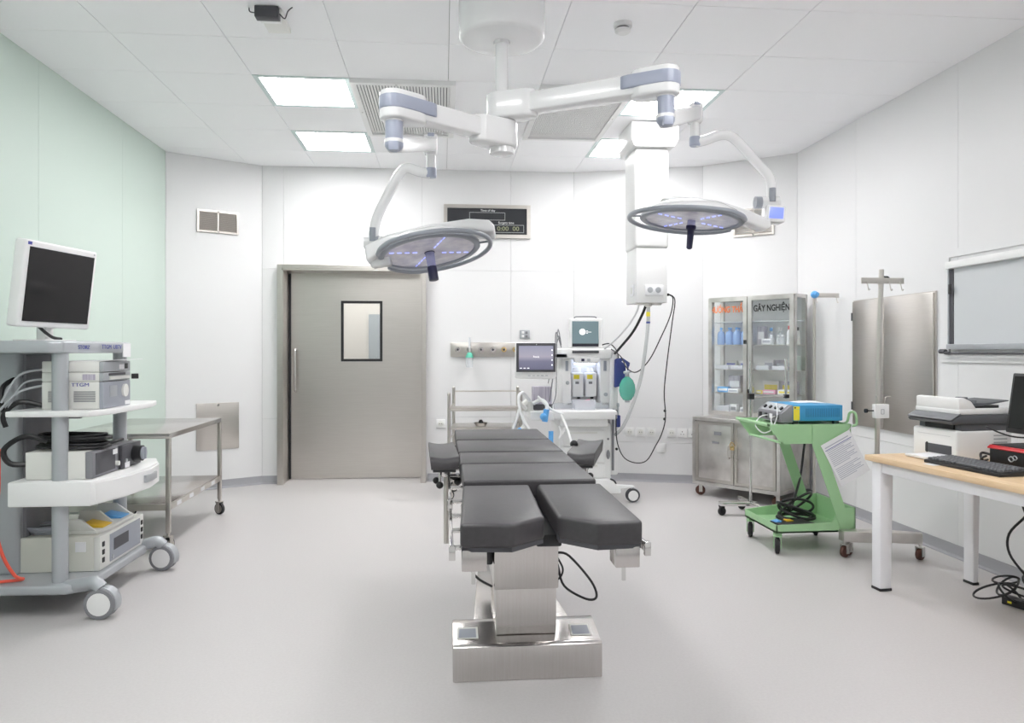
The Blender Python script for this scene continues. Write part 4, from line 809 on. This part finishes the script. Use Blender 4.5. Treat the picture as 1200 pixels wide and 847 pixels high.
# upper glass part
U0, U1, V0, V1, Z0, Z1 = -.02, .80, .30, .525, .69, 1.75
m = M()
for x in (U0, U1-.035):
    for y in (V0, V1-.035): m.box(x, x+.035, y, y+.035, Z0, Z1)
m.box(U0, U1, V0, V1, Z1-.03, Z1).box(U0, U1, V0, V1, Z0, Z0+.025).box(.36, .39, V0+.03, V0+.05, Z0, Z1); uf = m.done('upper_frame', 'steel_old', cab, 0)
M().box(U0+.03, U1-.03, V1-.012, V1-.004, Z0+.02, Z1-.02).done('back_panel', 'white_pl', cab, 0)
M().box(U0+.004, U0+.009, V0+.035, V1-.035, Z0+.025, Z1-.03).done('side_pane', 'glass', cab, 0); M().box(U1-.009, U1-.004, V0+.035, V1-.035, Z0+.025, Z1-.03).done('side_pane', 'glass', cab, 0)
for z in (.895, 1.105, 1.325, 1.53): M().box(U0+.01, U1-.01, V0+.03, V1-.012, z-.008, z).done('shelf', 'steel' if z < 1.5 else 'clear_pl', cab, 0)
for x0, x1, s, lm, bd in ((U0+.005, .368, 'HƯỚNG THẦN', 'orange', .355), (.376, U1-.005, 'GÂY NGHIỆN', 'black', .39)):
    m = M(); f = .036
    m.box(x0, x0+f, V0-.018, V0-.002, Z0+.005, Z1-.005).box(x1-f, x1, V0-.018, V0-.002, Z0+.005, Z1-.005).box(x0+f, x1-f, V0-.018, V0-.002, Z1-.005-f, Z1-.005).box(x0+f, x1-f, V0-.018, V0-.002, Z0+.005, Z0+.005+f)
    d = m.done('glass_door', 'steel_old', cab, 0); M().box(x0+f-.004, x1-f+.004, V0-.012, V0-.008, Z0+f, Z1-f).done('pane', 'glass', d, 0)
    text('lettering', s, .075, lm, d, face_y((x0+x1)/2+.01, V0-.014, 1.635), sx=.72, bold=.0018)
    M().box(x1-.028 if x0 < .1 else x0+.004, x1-.002 if x0 < .1 else x0+.03, V0-.03, V0-.018, 1.33 if x0 < .1 else .90, 1.365 if x0 < .1 else .935, .003).done('lock', 'black', d)
# contents
cmx = Matrix.Translation(cab.location) @ Matrix.Rotation(R(-52), 4, 'Z')
def item(name, label, cat, build, u, v, z, rz=0, grp=None):
    p = cmx @ Vector((u, v, z)); o = thing(name, label, cat, p, R(-52)+rz, grp); build(o); return o
def bottle(body, cap, r=.02, h=.09):
    def f(o): M().lathe([(0, 0), (r, 0), (r, h*.72), (r*.45, h*.86), (r*.45, h)], seg=14).done('body', body, o); M().cyl((0, 0, h*.9), (0, 0, h*1.12), r*.55, seg=12).done('cap', cap, o)
    return f
def carton(m1, m2, a, b, h):
    def f(o): M().box(-a/2, a/2, -b/2, b/2, 0, h, .002).done('box', m1, o); M().box(-a*.4, a*.4, -b/2-.001, -b/2, h*.3, h*.7).done('label', m2, o, 0)
    return f
def bag(m1):
    def f(o): M().lathe([(.03, 0), (.036, .02), (.034, .09), (.026, .115), (.01, .125), (.008, .14)], seg=12).done('bag', m1, o, 60); M().cyl((0, 0, .138), (0, 0, .155), .011, seg=10).done('cap', 'blue_pl', o)
    return f
def tray(m1, h=.035):
    def f(o):
        M().box(-.06, .06, -.07, .07, 0, .006).box(-.06, .06, -.07, -.066, 0, h).box(-.06, .06, .066, .07, 0, h).box(-.06, -.056, -.07, .07, 0, h).box(.056, .06, -.07, .07, 0, h).done('tray', m1, o, 0)
        for k in range(5): M().cyl((-.05+.022*k, -.05, .012), (-.045+.022*k, .05, .02), .007, seg=8).done('ampoule', 'pink' if k % 3 == 1 else 'paper', o)
    return f
for k in range(4): item('infusion_bottle', ['leftmost', 'second', 'third', 'rightmost'][k]+' clear blue infusion bottle on upper shelf behind the left glass door', 'bottle', bag('blue_clear'), .06+.078*k, .374+.008*(k % 2), 1.3255, grp='infusion bottles in the cabinet')
for k in range(3): item('vial', ['left', 'middle', 'right'][k]+' one of the small white capped vials behind the right glass door', 'vial', bottle('clear_pl', 'paper', .018, .075), .55+.05*k, .38+.02*(k % 2), 1.3255, grp='vials in the cabinet')
item('carton', 'pale carton standing upright at left of the right door upper shelf', 'box', carton('lilac', 'paper', .07, .05, .16), .43, .44, 1.3255)
item('carton', 'white flat carton between vials on the right door upper shelf', 'box', carton('paper', 'ink', .08, .06, .05), .505, .38, 1.3255, .3)
item('spray_bottle', 'tall white bottle with red cap on the right door upper shelf', 'bottle', bottle('paper', 'red', .022, .14), .71, .38, 1.3255)
item('bottle', 'amber and black capped bottle at the cabinet upper right corner', 'bottle', bottle('offwhite', 'black', .02, .13), .745, .46, 1.3255)
for k in range(2): item('tray', ['pink and white ampoule tray at left behind the left glass door', 'pink and white ampoule tray at right behind the left glass door'][k], 'tray', tray('clear_pl'), .09+.15*k, .40, 1.1055)
for k in range(2): item('tray', ['ampoule tray at left on the middle shelf behind right door', 'ampoule tray at right on the middle shelf behind right door'][k], 'tray', tray('clear_pl'), .49+.15*k, .395, 1.1055)
item('carton', 'yellow sticker box hanging below trays behind the right glass door', 'box', carton('yellow', 'paper', .05, .03, .03), .45, .36, .8955)
item('carton', 'tall pale blue carton on lower shelf behind the left door', 'box', carton('lilac', 'paper', .12, .08, .15), .17, .455, .8955)
item('glove_box', 'blue and white glove box on the lower shelf behind left door', 'box', carton('blue_pl', 'paper', .10, .06, .05), .09, .37, .8955, .2)
item('carton', 'white open carton lying on the lower shelf behind left door', 'box', carton('paper', 'ink', .11, .04, .035), .21, .345, .8955, -.1)
for k in range(3): item('tall_bottle', ['left', 'middle', 'right'][k]+' one of three tall clear bottles in the back row behind right door', 'bottle', bottle('clear_pl', ['blue_pl', 'paper', 'yellow'][k], .024, .13), .50+.085*k, .465, 1.3255)
for k in range(3): item('carton', ['left', 'middle', 'right'][k]+' one of three small upright cartons in back row of middle shelf, right door', 'box', carton(['paper', 'lilac', 'offwhite'][k], 'ink', .09, .03, .085), .47+.11*k, .49, 1.1055)
for k in range(2): item('carton', ['left', 'right'][k]+' one of two upright white cartons in back row of middle shelf, left door', 'box', carton(['offwhite', 'paper'][k], 'ink_blue', .11, .03, .075), .10+.14*k, .49, 1.1055)
for k in range(3): item('vial', ['left', 'middle', 'right'][k]+' one of three brown capped vials standing on cabinet bottom, right door', 'vial', bottle('clear_pl', 'brass', .017, .07), .62+.05*k, .37, .7155)
for k in range(2): item('carton', ['left', 'right'][k]+' one of two wide pale cartons in back row of lower shelf, right door', 'box', carton(['offwhite', 'lilac'][k], 'yellow', .15, .03, .11), .49+.17*k, .49, .8955)
for k in range(3): item('infusion_bottle', ['left', 'middle', 'right'][k]+' one of three clear infusion bottles in back row behind left door', 'bottle', bag('blue_clear'), .10+.085*k, .474, 1.3255, grp='infusion bottles in the cabinet')
item('carton', 'yellow edged box on the lower shelf behind the left door edge', 'box', carton('yellow', 'offwhite', .06, .07, .05), .305, .43, .8955)
item('carton', 'red and white carton on the lower shelf behind the right door', 'box', carton('pink', 'paper', .12, .08, .035), .53, .40, .8955)
item('carton', 'yellow white long carton on the lower shelf behind the right door', 'box', carton('paper', 'yellow', .13, .07, .04), .67, .41, .8955)
item('carton', 'white carton with grey print on cabinet bottom behind left door', 'box', carton('paper', 'grey_mid', .06, .05, .075), .20, .37, .7155)
item('carton', 'small white carton on cabinet bottom near the left door edge', 'box', carton('paper', 'ink', .05, .05, .055), .29, .37, .7155)
item('tray', 'clear plastic tray on the cabinet bottom behind left door', 'tray', tray('clear_pl', .06), .10, .41, .7155)
item('carton', 'white carton on the cabinet bottom behind right door', 'box', carton('offwhite', 'red', .14, .08, .07), .52, .42, .7155)
item('carton', 'pale green carton at the right end of the cabinet middle shelf', 'box', carton('wall_green', 'paper', .05, .10, .12), .745, .42, 1.1055)

# ------------------------------------------------------------------ stands
def hookbar(parent, x0, x1, y, z, n, o, mt='steel'):
    b = M(o).box(x0, x1, y-.004, y+.004, z-.018, z+.018, .002).done('crossbar', mt, parent)
    for k in range(n):
        x = x0+.03+(x1-x0-.06)*k/(n-1); M(o).tube([(x, y-.004, z-.005), (x, y-.02, z-.03), (x, y-.03, z-.06), (x, y-.045, z-.055)], .003, 6).done('hook', 'steel', b)
t = thing('drip_stand', 'steel drip stand with a blue clamp beside the glass cabinet', 'drip stand', (2.93, 5.72, 0))
M(t).cyl((2.93, 5.72, .09), (2.93, 5.72, 1.74), .0125).done('pole', 'steel', t); hookbar(t, 2.90, 3.13, 5.71, 1.71, 2, t)
M(t).ball((2.925, 5.705, 1.715), .032, .028, .03, 12).cyl((2.925, 5.68, 1.715), (2.925, 5.66, 1.715), .016).done('clamp', 'blue_pl', t)
M(t).box(2.80, 3.06, 5.71, 5.73, .075, .095).box(2.92, 2.94, 5.58, 5.86, .075, .095).done('base', 'steel', t, 0)
for x, y in ((2.81, 5.72), (3.05, 5.72), (2.93, 5.59), (2.93, 5.85)): caster(t, x, y, .025, R(30), 'rubber', 'black', o=t, wid=.016, top=.08)
t = thing('instrument_stand', 'thin steel stand with a side arm in front of the cabinet', 'stand', (2.33, 5.62, 0))
M(t).cyl((2.365, 5.62, .10), (2.365, 5.62, 1.20), .011).done('pole', 'chrome', t)
b = M(t).prism([(2.12, 5.60), (2.37, 5.58), (2.42, 5.62), (2.38, 5.66), (2.12, 5.66)], .075, .105, bev=.004).box(2.35, 2.38, 5.43, 5.85, .075, .105, .003).done('base', 'chrome', t)
for x, y in ((2.14, 5.63), (2.39, 5.45), (2.38, 5.83)): caster(t, x, y, .032, R(15), 'rubber', 'black', o=t, wid=.024, top=.085)
M(t).cyl((2.365, 5.60, .915), (2.63, 5.58, .92), .007).cyl((2.63, 5.58, .90), (2.63, 5.58, 1.21), .011).done('side_arm', 'chrome', t)
M(t).box(2.345, 2.385, 5.59, 5.64, .895, .94, .005).box(2.615, 2.65, 5.56, 5.6, .905, .935, .005).done('clamp', 'black', t)
t = thing('tall_drip_stand', 'tall steel drip stand with four hooks standing before the wall cupboard', 'drip stand', (2.66, 4.40, 0))
M(t).tube([(2.655, 4.40, .15), (2.66, 4.40, 1.0), (2.685, 4.40, 1.77)], .0155, 12, 2).done('pole', 'steel', t); hookbar(t, 2.545, 2.82, 4.385, 1.70, 4, t)
M(t).cyl((2.72, 4.40, 1.71), (2.72, 4.43, 1.715), .02).done('wing_screw', 'black', t)
b = M(t).prism([(2.44, 4.39), (2.66, 4.34), (2.66, 4.46), (2.44, 4.46)], .10, .165, bev=.003).prism([(2.66, 4.36), (2.88, 4.29), (2.90, 4.33), (2.68, 4.44)], .10, .165, bev=.003).done('base', 'steel_old', t)
for x, y in ((2.46, 4.42), (2.88, 4.315), (2.50, 4.455)): caster(t, x, y, .036, R(25), 'rust', 'steel_old', 'rust', .026, o=t, top=.105)
bx = thing('clip_box', 'small white box clamped to the tall drip stand pole', 'box', (2.66, 4.37, .87), 0)
M(bx).box(2.61, 2.70, 4.34, 4.378, .86, .945, .004).done('case', 'white_pl', bx); rect_out(2.645, 2.665, .885, .915, 4.338, .002, bx).done('marking', 'grey_mid', bx, 0)
M(bx).cyl((2.56, 4.36, .905), (2.61, 4.36, .905), .004).cyl((2.555, 4.36, .905), (2.568, 4.36, .905), .013).done('screw_knob', 'black', bx)
M(bx).tube([(2.632, 4.35, .94), (2.632, 4.35, .985), (2.62, 4.35, 1.0)], .003).tube([(2.675, 4.35, .94), (2.675, 4.35, .97), (2.685, 4.35, .99), (2.72, 4.36, .99)], .003).done('wire_hook', 'steel', bx)

# ------------------------------------------------------------------ green cart with electrosurgical unit
t = thing('green_cart', 'light green metal two tier cart on black casters', 'cart', (2.32, 4.76, 0))
ya, yb = 4.50, 4.99
sd = [(2.00, .812), (2.545, .812), (2.545, .69), (2.095, .69)]
tr = M(t).prism(sd, ya, ya+.006, 'y').prism(sd, yb-.006, yb, 'y').box(2.13, 2.545, ya+.006, yb-.006, .785, .800).box(2.539, 2.545, ya, yb, .69, .812).done('upper_tray', 'cart_green', t, 0)
M(t).cyl((2.005, ya, .808), (2.005, yb, .808), .011).done('front_rail', 'cart_green', tr); M(t).cyl((2.095, ya, .697), (2.095, yb, .697), .008).done('front_rail', 'cart_green', tr)
M(t).prism([(2.01, .80), (2.10, .69), (2.16, .69), (2.135, .785), (2.13, .80)], yb-.012, yb-.006, 'y').done('gusset', 'cart_green', tr, 0)
for y0, y1 in ((ya-.008, ya-.002), (yb+.002, yb+.008)):
    M(t).prism([(2.29, .812), (2.36, .812), (2.36, .69), (2.555, .14), (2.48, .14), (2.29, .68)], y0, y1, 'y').done('leg', 'cart_green', t, 0)
l0 = [(2.06, .135), (2.575, .135), (2.575, .29), (2.50, .29), (2.40, .20), (2.06, .20)]
lt = M(t).box(2.06, 2.575, ya, yb, .135, .145).prism([(2.06, .135), (2.575, .135), (2.575, .285), (2.47, .285), (2.42, .195), (2.06, .185)], ya, ya+.006, 'y').prism([(2.06, .135), (2.575, .135), (2.575, .285), (2.47, .285), (2.42, .23), (2.06, .185)], yb-.006, yb, 'y').box(2.06, 2.066, ya, yb, .135, .185).box(2.569, 2.575, ya, yb, .135, .285).done('lower_tray', 'cart_green', t, 0)
M(t).tube([(2.545, ya+.1, .80), (2.565, ya+.08, .82), (2.57, ya+.06, .875), (2.60, ya+.05, .875), (2.605, ya+.04, .81), (2.58, ya+.04, .795), (2.545, ya+.03, .80)], .008).done('loop_handle', 'cart_green', t)
for x, y in ((2.085, ya+.04), (2.09, yb-.02), (2.55, ya+.05), (2.55, yb-.03)):
    M(t).box(x-.02, x+.02, y-.02, y+.02, .108, .137).done('caster_bracket', 'cart_green', t, 0); caster(t, x, y, .051, R(65), 'rubber', 'cart_green', 'grey_dark', .026, o=t, top=.11)
u = thing('electrosurgical_unit', 'blue electrosurgical unit with grey sloping front on the green cart', 'medical device', (2.33, 4.745, .801))
ua, ub = 4.57, 4.93
M(u).box(2.20, 2.53, ua, ub, .825, .925, .005).done('case', 'esu_blue', u)
fp = M(u).prism([(2.125, .815), (2.20, .815), (2.20, .925), (2.19, .925), (2.125, .872)], ua, ub, 'y', .004).done('front_console', 'grey_mid', u)
for k in range(19): M(u).box(2.285+k*.012, 2.290+k*.012, ua-.002, ua+.001, .85, .905).done('vent_slot', 'esu_blue_dark', u, 0)
M(u).box(2.203, 2.243, ua-.003, ua, .83, .90).done('warning_label', 'yellow', u, 0); M(u).box(2.203, 2.243, ua-.003, ua, .902, .918).done('warning_label', 'yellow', u, 0); M(u).box(2.208, 2.218, ua-.004, ua-.002, .905, .914).done('warning_symbol', 'black', u, 0)
for y, mt in ((4.63, 'black'), (4.72, 'paper'), (4.80, 'black'), (4.88, 'black')): M(u).box(2.119, 2.126, y-.018, y+.018, .832, .862, .003).done('socket', mt, fp)
dd = Vector((.065, 0, .053)).normalized()
for y in (4.62, 4.70, 4.78, 4.86): M(u).cyl((2.152, y, .897), (2.144, y, .907), .013).done('dial', 'black', fp)
M(u).prism([(2.132, .8795), (2.185, .9227), (2.183, .926), (2.130, .882)], 4.60, 4.90, 'y').done('control_plate', 'alu', fp)
M(u).box(2.22, 2.25, ua+.03, ua+.06, .801, .826).box(2.49, 2.52, ua+.03, ua+.06, .801, .826).box(2.22, 2.25, ub-.06, ub-.03, .801, .826).box(2.49, 2.52, ub-.06, ub-.03, .801, .826).done('foot', 'grey_dark', u, 0)
M(u).tube([(2.12, 4.76, .85), (2.06, 4.74, .84), (2.01, 4.70, .79), (2.02, 4.62, .75), (2.06, 4.60, .76), (2.09, 4.60, .80), (2.12, 4.62, .86), (2.16, 4.72, .93)], .004, 6).tube([(2.12, 4.65, .85), (2.08, 4.62, .84), (2.07, 4.58, .80), (2.10, 4.58, .80), (2.18, 4.60, .805)], .004, 6).done('lead', 'silicone', u)
M(u).tube([(2.50, 4.93, .84), (2.52, 5.0, .80), (2.50, 5.02, .62), (2.46, 5.0, .40), (2.38, 4.93, .25), (2.32, 4.86, .20)], .008).done('mains_cable', 'black', u)
p = M((2.42, 4.75, .926)).sheet([[(2.34, 4.78, .9265), (2.34, 4.91, .9265)], [(2.42, 4.76, .930), (2.42, 4.90, .932)], [(2.51, 4.74, .9265), (2.51, 4.89, .931)]]).done('paper_sheet', 'paper', None, 0); p.location = (2.42, 4.75, .926)
p.modifiers.new('thick', 'SOLIDIFY').thickness = .0015; tag(p, 'white paper sheet lying on top of blue electrosurgical unit', 'paper')
# hanging instruction sheet
sh = thing('instruction_sheet', 'printed instruction sheet hanging from the green cart loop', 'paper', (2.585, 4.50, .80))
mx = Matrix.Translation((2.50, 4.485, .60)) @ Matrix.Rotation(R(-28), 4, 'Y')
M(sh, mx).box(-.105, .105, -.001, .001, -.145, .145).done('sheet', 'paper', sh, 0)
for k in range(20):
    if k in (1, 12): continue
    z = .115-k*.0115; wd = [.085, .08, .088, .06][k % 4]; M(sh, mx).box(-.09, -.09+wd*2, -.0018, -.001, z-.002, z+.002 if k else z+.004).done('text_line', 'ink', sh, 0)
M(sh, mx).box(-.095, .095, -.0018, -.001, .098, .1015).done('text_line', 'ink_blue', sh, 0); M(sh).tube([(2.50, 4.485, .74), (2.53, 4.49, .78), (2.57, 4.53, .80)], .002).done('string', 'paper', sh)
# cable and pedal in the lower tray
m = M((2.30, 4.78, .146))
for k in range(6): m.tube([(2.33+(.125-.012*(k % 3))*math.cos(a+k), 4.80+(.09-.01*(k % 2))*math.sin(a+k), .165+.030*k*(.6+.55*math.sin(a+1.2))) for a in [2*math.pi*i/14 for i in range(14)]], .0085, 8, 3, closed=True)
c = tag(m.done('cable_coil', 'black', None, 60), 'thick black cable coiled in the lower tray of green cart', 'cable'); c.location = (2.30, 4.78, .146)
c = thing('cart_foot_pedal', 'black foot pedal with orange and blue plates in the green cart tray', 'foot pedal', (2.19, 4.60, .146), R(12))
M().box(-.09, .15, -.07, .08, 0, .032, .006).done('pedal_base', 'black', c); M().prism([(-.0, .032), (.05, .032), (.05, .038), (-.0, .044)], .02, .06, 'y', .003).done('pedal', 'yellow_pedal', c); M().prism([(-.085, .032), (-.04, .032), (-.04, .042), (-.085, .036)], .02, .075, 'y', .003).done('pedal', 'blue_pl', c)

# ------------------------------------------------------------------ desk (local x away from the room, -y towards the camera)
DA = R(5.5); dk = thing('desk', 'light wood topped desk with white metal legs along the right wall', 'desk', (2.262, 3.865, 0), DA)
M().box(0, .68, -1.62, 0, .682, .712, .004).done('desk_top', 'wood', dk)
m = M(); m.box(.03, .06, -1.56, -.05, .625, .68, .004).box(.60, .63, -1.56, -.05, .625, .68, .004).box(.03, .63, -.08, -.05, .625, .68, .004).box(.03, .63, -1.57, -1.54, .625, .68, .004); m.done('frame', 'desk_white', dk)
for x0, x1 in ((.02, .10), (.585, .632)):
    for y0, y1 in ((-.10, -.03), (-1.59, -1.52)):
        lg = M().prism([(x0, .012), (x1-.012, .012), (x1, .60), (x1, .68), (x0, .68)], y0, y1, 'y', .008).done('leg', 'desk_white', dk); M().box(x0-.001, x1-.01, y0-.001, y1+.001, 0, .014, .002).done('foot_cap', 'black', lg)
dmx = Matrix.Translation(dk.location) @ Matrix.Rotation(DA, 4, 'Z')
def on_desk(u, v, z=.7125): return dmx @ Vector((u, v, z))
# printer: front faces the room side (-x), local origin at its near front corner
p = thing('printer', 'white and dark grey laser printer with paper on the desk', 'printer', on_desk(.295, -.31), DA)
body = M().prism([(0, 0), (.33, 0), (.33, .31), (0, .31)], 0, .150, bev=.012, seg=3).done('body', 'white_pl', p, 50)
M().box(-.003, .02, .03, .215, .022, .070, .003).done('paper_slot', 'grey_dark', body); M().box(-.004, -.002, .195, .205, .02, .075).done('slot_edge', 'black', body, 0)
M().box(.035, .325, .006, .304, .145, .200, .006).done('neck', 'print_grey', p); M().box(.028, .037, .05, .25, .152, .196).done('output_slot', 'black', p, 0)
M().prism([(-.03, .198), (-.02, .182), (.05, .186), (.332, .186), (.332, .232), (.03, .232)], -.006, .314, 'y', .005).done('scanner', 'print_grey', p)
M().prism([(-.032, .203), (.028, .235), (.024, .240), (-.032, .210)], -.004, .312, 'y', .003).done('control_panel', 'print_grey2', p)
M().box(.015, .332, -.002, .31, .232, .262, .008).done('scanner_lid', 'white_pl', p)
M().prism([(.015, .255), (.015, .315), (.05, .318), (.09, .300), (.125, .258)], -.0, .305, 'y', .008).done('feeder', 'white_pl', p)
M().prism([(.10, .290), (.20, .288), (.34, .302), (.34, .297), (.20, .276), (.12, .268)], .03, .26, 'y', .003).done('feeder_tray', 'print_grey', p)
M().box(.10, .29, .04, .25, .262, .276, .002).done('feeder_slot', 'black', p); M().box(.12, .14, .02, .06, .288, .306, .004).box(.22, .25, .20, .26, .288, .308, .004).done('paper_guide', 'print_grey2', p)
m = M()
for k in range(3): m.box(.22, .30, -.001, .001, .085+k*.018, .091+k*.018)
m.done('vent_slot', 'alu', p, 0); M().box(-.0012, .0, .04, .27, .118, .1195).done('seam', 'alu', body, 0)
q = thing('printer_paper', 'white paper stack sliding out of the printer tray', 'paper', on_desk(.295, -.31), DA); M().box(-.135, .0, .05, .20, .006, .016, .001).done('sheets', 'paper', q, 0); M().box(-.12, -.0, .04, .21, 0, .006).done('tray', 'white_pl', q, 0)
# keyboard
kb = thing('keyboard', 'black computer keyboard on the desk in front of the printer', 'keyboard', on_desk(.10, -.78), DA)
M().prism([(0, 0), (.155, 0), (.155, .026), (.0, .016)], 0, .46, 'y', .004).done('case', 'rubber', kb)
m = M()
for i in range(6):
    for j in range(20):
        if i == 0 and 5 < j < 12:
            if j == 6: m.box(.016, .036, .012+6*.022, .012+12*.022-.004, .018, .028, .002, 1)
            continue
        x = .014+i*.0235; m.box(x, x+.019, .012+j*.022, .030+j*.022, .016+x*.06, .028+x*.06, .002, 1)
stuff(m.done('keys', 'print_grey', kb, 0))
tag(M().box(.06, .10, -.43, -.36, 0, .001).done('paper_note', 'paper', None, 0), 'small white paper slip under the keyboard edge', 'paper'); n = bpy.data.objects['paper_note']; n.location = on_desk(.0, 0); n.rotation_euler = (0, 0, DA)
# computer box and monitor
pc = thing('desktop_computer', 'flat black desktop computer with a red top edge on the desk', 'computer', on_desk(.33, -.48), DA)
M().box(0, .33, -.34, 0, .004, .090, .004).done('case', 'black', pc); M().prism([(-.010, .092), (.006, .1035), (.33, .1035), (.33, .098), (-.008, .086)], -.345, .004, 'y', .002).done('top_edge', 'red', pc); M().box(.012, .33, -.34, -.001, .1030, .107, .001).done('top_cover', 'rubber', pc)
M().tube([(-.004, -.115, .05), (-.004, -.13, .062), (-.004, -.145, .05), (-.004, -.13, .038)], .003, 6, 5, True).tube([(-.004, -.138, .058), (-.004, -.15, .068), (-.004, -.162, .058), (-.004, -.15, .048)], .003, 6, 5, True).done('emblem', 'alu', pc)
M().box(.03, .06, -.02, 0, 0, .005).box(.28, .31, -.02, 0, 0, .005).box(.03, .06, -.33, -.30, 0, .005).box(.28, .31, -.33, -.30, 0, .005).done('foot', 'rubber', pc, 0)
M().tube([(.02, .0, .05), (-.01, .03, .06), (-.03, .02, .045), (-.02, .01, .02), (.02, .02, .01)], .006).tube([(.0, .005, .03), (-.03, .02, .02), (-.04, .0, .04), (-.02, -.005, .05)], .005).done('cable', 'black', pc)
mo = thing('computer_monitor', 'black computer monitor at the right edge of the desk', 'monitor', on_desk(.42, -.585, .820), DA)
mx = Matrix.Translation((0, 0, .055)) @ Matrix.Rotation(R(9), 4, 'Y') @ Matrix.Rotation(R(4), 4, 'Z')
s = M(mx=mx).box(0, .04, -.38, .10, 0, .29, .006).done('housing', 'rubber', mo); M(mx=mx).box(-.003, .003, -.365, .085, .022, .275).done('screen', 'black_gloss', s, 0)
M().box(.04, .08, -.20, -.08, .004, .19, .006).box(-.03, .15, -.24, -.04, 0, .008, .003).done('stand', 'rubber', mo)
M().tube([(.06, -.06, .10), (.07, .02, .04), (.05, .10, .03), (.02, .16, .045), (.0, .22, .07)], .004).done('cable', 'black', mo)
# cables and power strip under the desk
ps = thing('power_strip', 'black power strip with a tangle of cables on floor under desk', 'power strip', (2.86, 3.42, 0), R(-70))
M().box(-.13, .13, -.03, .03, 0, .04, .005).done('case', 'black', ps)
for k in range(4): M().cyl((-.09+.06*k, 0, .04), (-.09+.06*k, 0, .043), .018).done('socket', 'grey_dark', ps)
M().box(.02, .06, -.02, .02, .04, .075, .004).done('plug', 'black', ps); M().box(-.1, -.08, -.031, -.03, .015, .025).done('label', 'yellow', ps, 0)
random.seed(3); m = M()
for k in range(7):
    ox, oy = random.uniform(-.16, .06), random.uniform(-.06, .06); ra, rb = random.uniform(.05, .10), random.uniform(.03, .06); an = random.uniform(0, 3)
    m.tube([(ox+ra*math.cos(a)*math.cos(an)-rb*math.sin(a)*math.sin(an), oy+ra*math.cos(a)*math.sin(an)+rb*math.sin(a)*math.cos(an), .055+.02*k*.5+.04*math.sin(a+k)) for a in [2*math.pi*i/10 for i in range(10)]], .0055, 6, 3, True)
m.done('cable_tangle', 'black', ps, 60)
dc = thing('desk_cables', 'two black cables crossing and hanging from the desk to the floor', 'cable', (2.80, 3.35, .66))
M(dc).tube([(2.79, 3.40, .68), (2.78, 3.39, .56), (2.79, 3.37, .48), (2.83, 3.33, .40), (2.84, 3.32, .30), (2.86, 3.36, .18), (2.87, 3.38, .06)], .006).done('cable', 'black', dc)
M(dc).tube([(2.81, 3.34, .68), (2.82, 3.34, .56), (2.79, 3.37, .48), (2.74, 3.42, .38), (2.75, 3.43, .28), (2.81, 3.40, .18), (2.85, 3.38, .12), (2.87, 3.40, .05)], .006).done('cable', 'black', dc)

# ------------------------------------------------------------------ pieces that only share a name and a material become objects of their own
SPLIT = {'screw', 'hinge', 'latch', 'clamp_knob', 'rail_bolt', 'button', 'icon', 'vent_slot', 'pin_hole', 'gas_connector', 'tube_connector', 'wire_hook', 'foot', 'cable', 'sensor_cable',
         'breathing_tube', 'lead', 'wire', 'cable_bead', 'sticker', 'knob_cap', 'paper_guide', 'guide_rail', 'shelf_bracket', 'symbol'}
for o in [o for o in C.objects if o.type == 'MESH' and o.name.split('.')[0] in SPLIT and not o.children]:
    bm = bmesh.new(); bm.from_mesh(o.data); bm.verts.ensure_lookup_table(); seen = {}; n = 0
    for v in bm.verts:
        if v.index in seen: continue
        st = [v]; seen[v.index] = n
        while st:
            q = st.pop()
            for e in q.link_edges:
                u_ = e.other_vert(q)
                if u_.index not in seen: seen[u_.index] = n; st.append(u_)
        n += 1
    if 1 < n <= 40:
        base = o.name.split('.')[0]
        for k in range(n):
            b2 = bm.copy(); b2.verts.ensure_lookup_table()
            bmesh.ops.delete(b2, geom=[v for v in b2.verts if seen[v.index] != k], context='VERTS')
            me = bpy.data.meshes.new(base); b2.to_mesh(me); b2.free(); me.materials.append(o.data.materials[0]); me.shade_smooth(); me.set_sharp_from_angle(angle=R(40))
            if k == 0: o.data = me
            else:
                c = bpy.data.objects.new(base, me); C.objects.link(c); c.parent = o.parent; c.matrix_local = o.matrix_local
    bm.free()
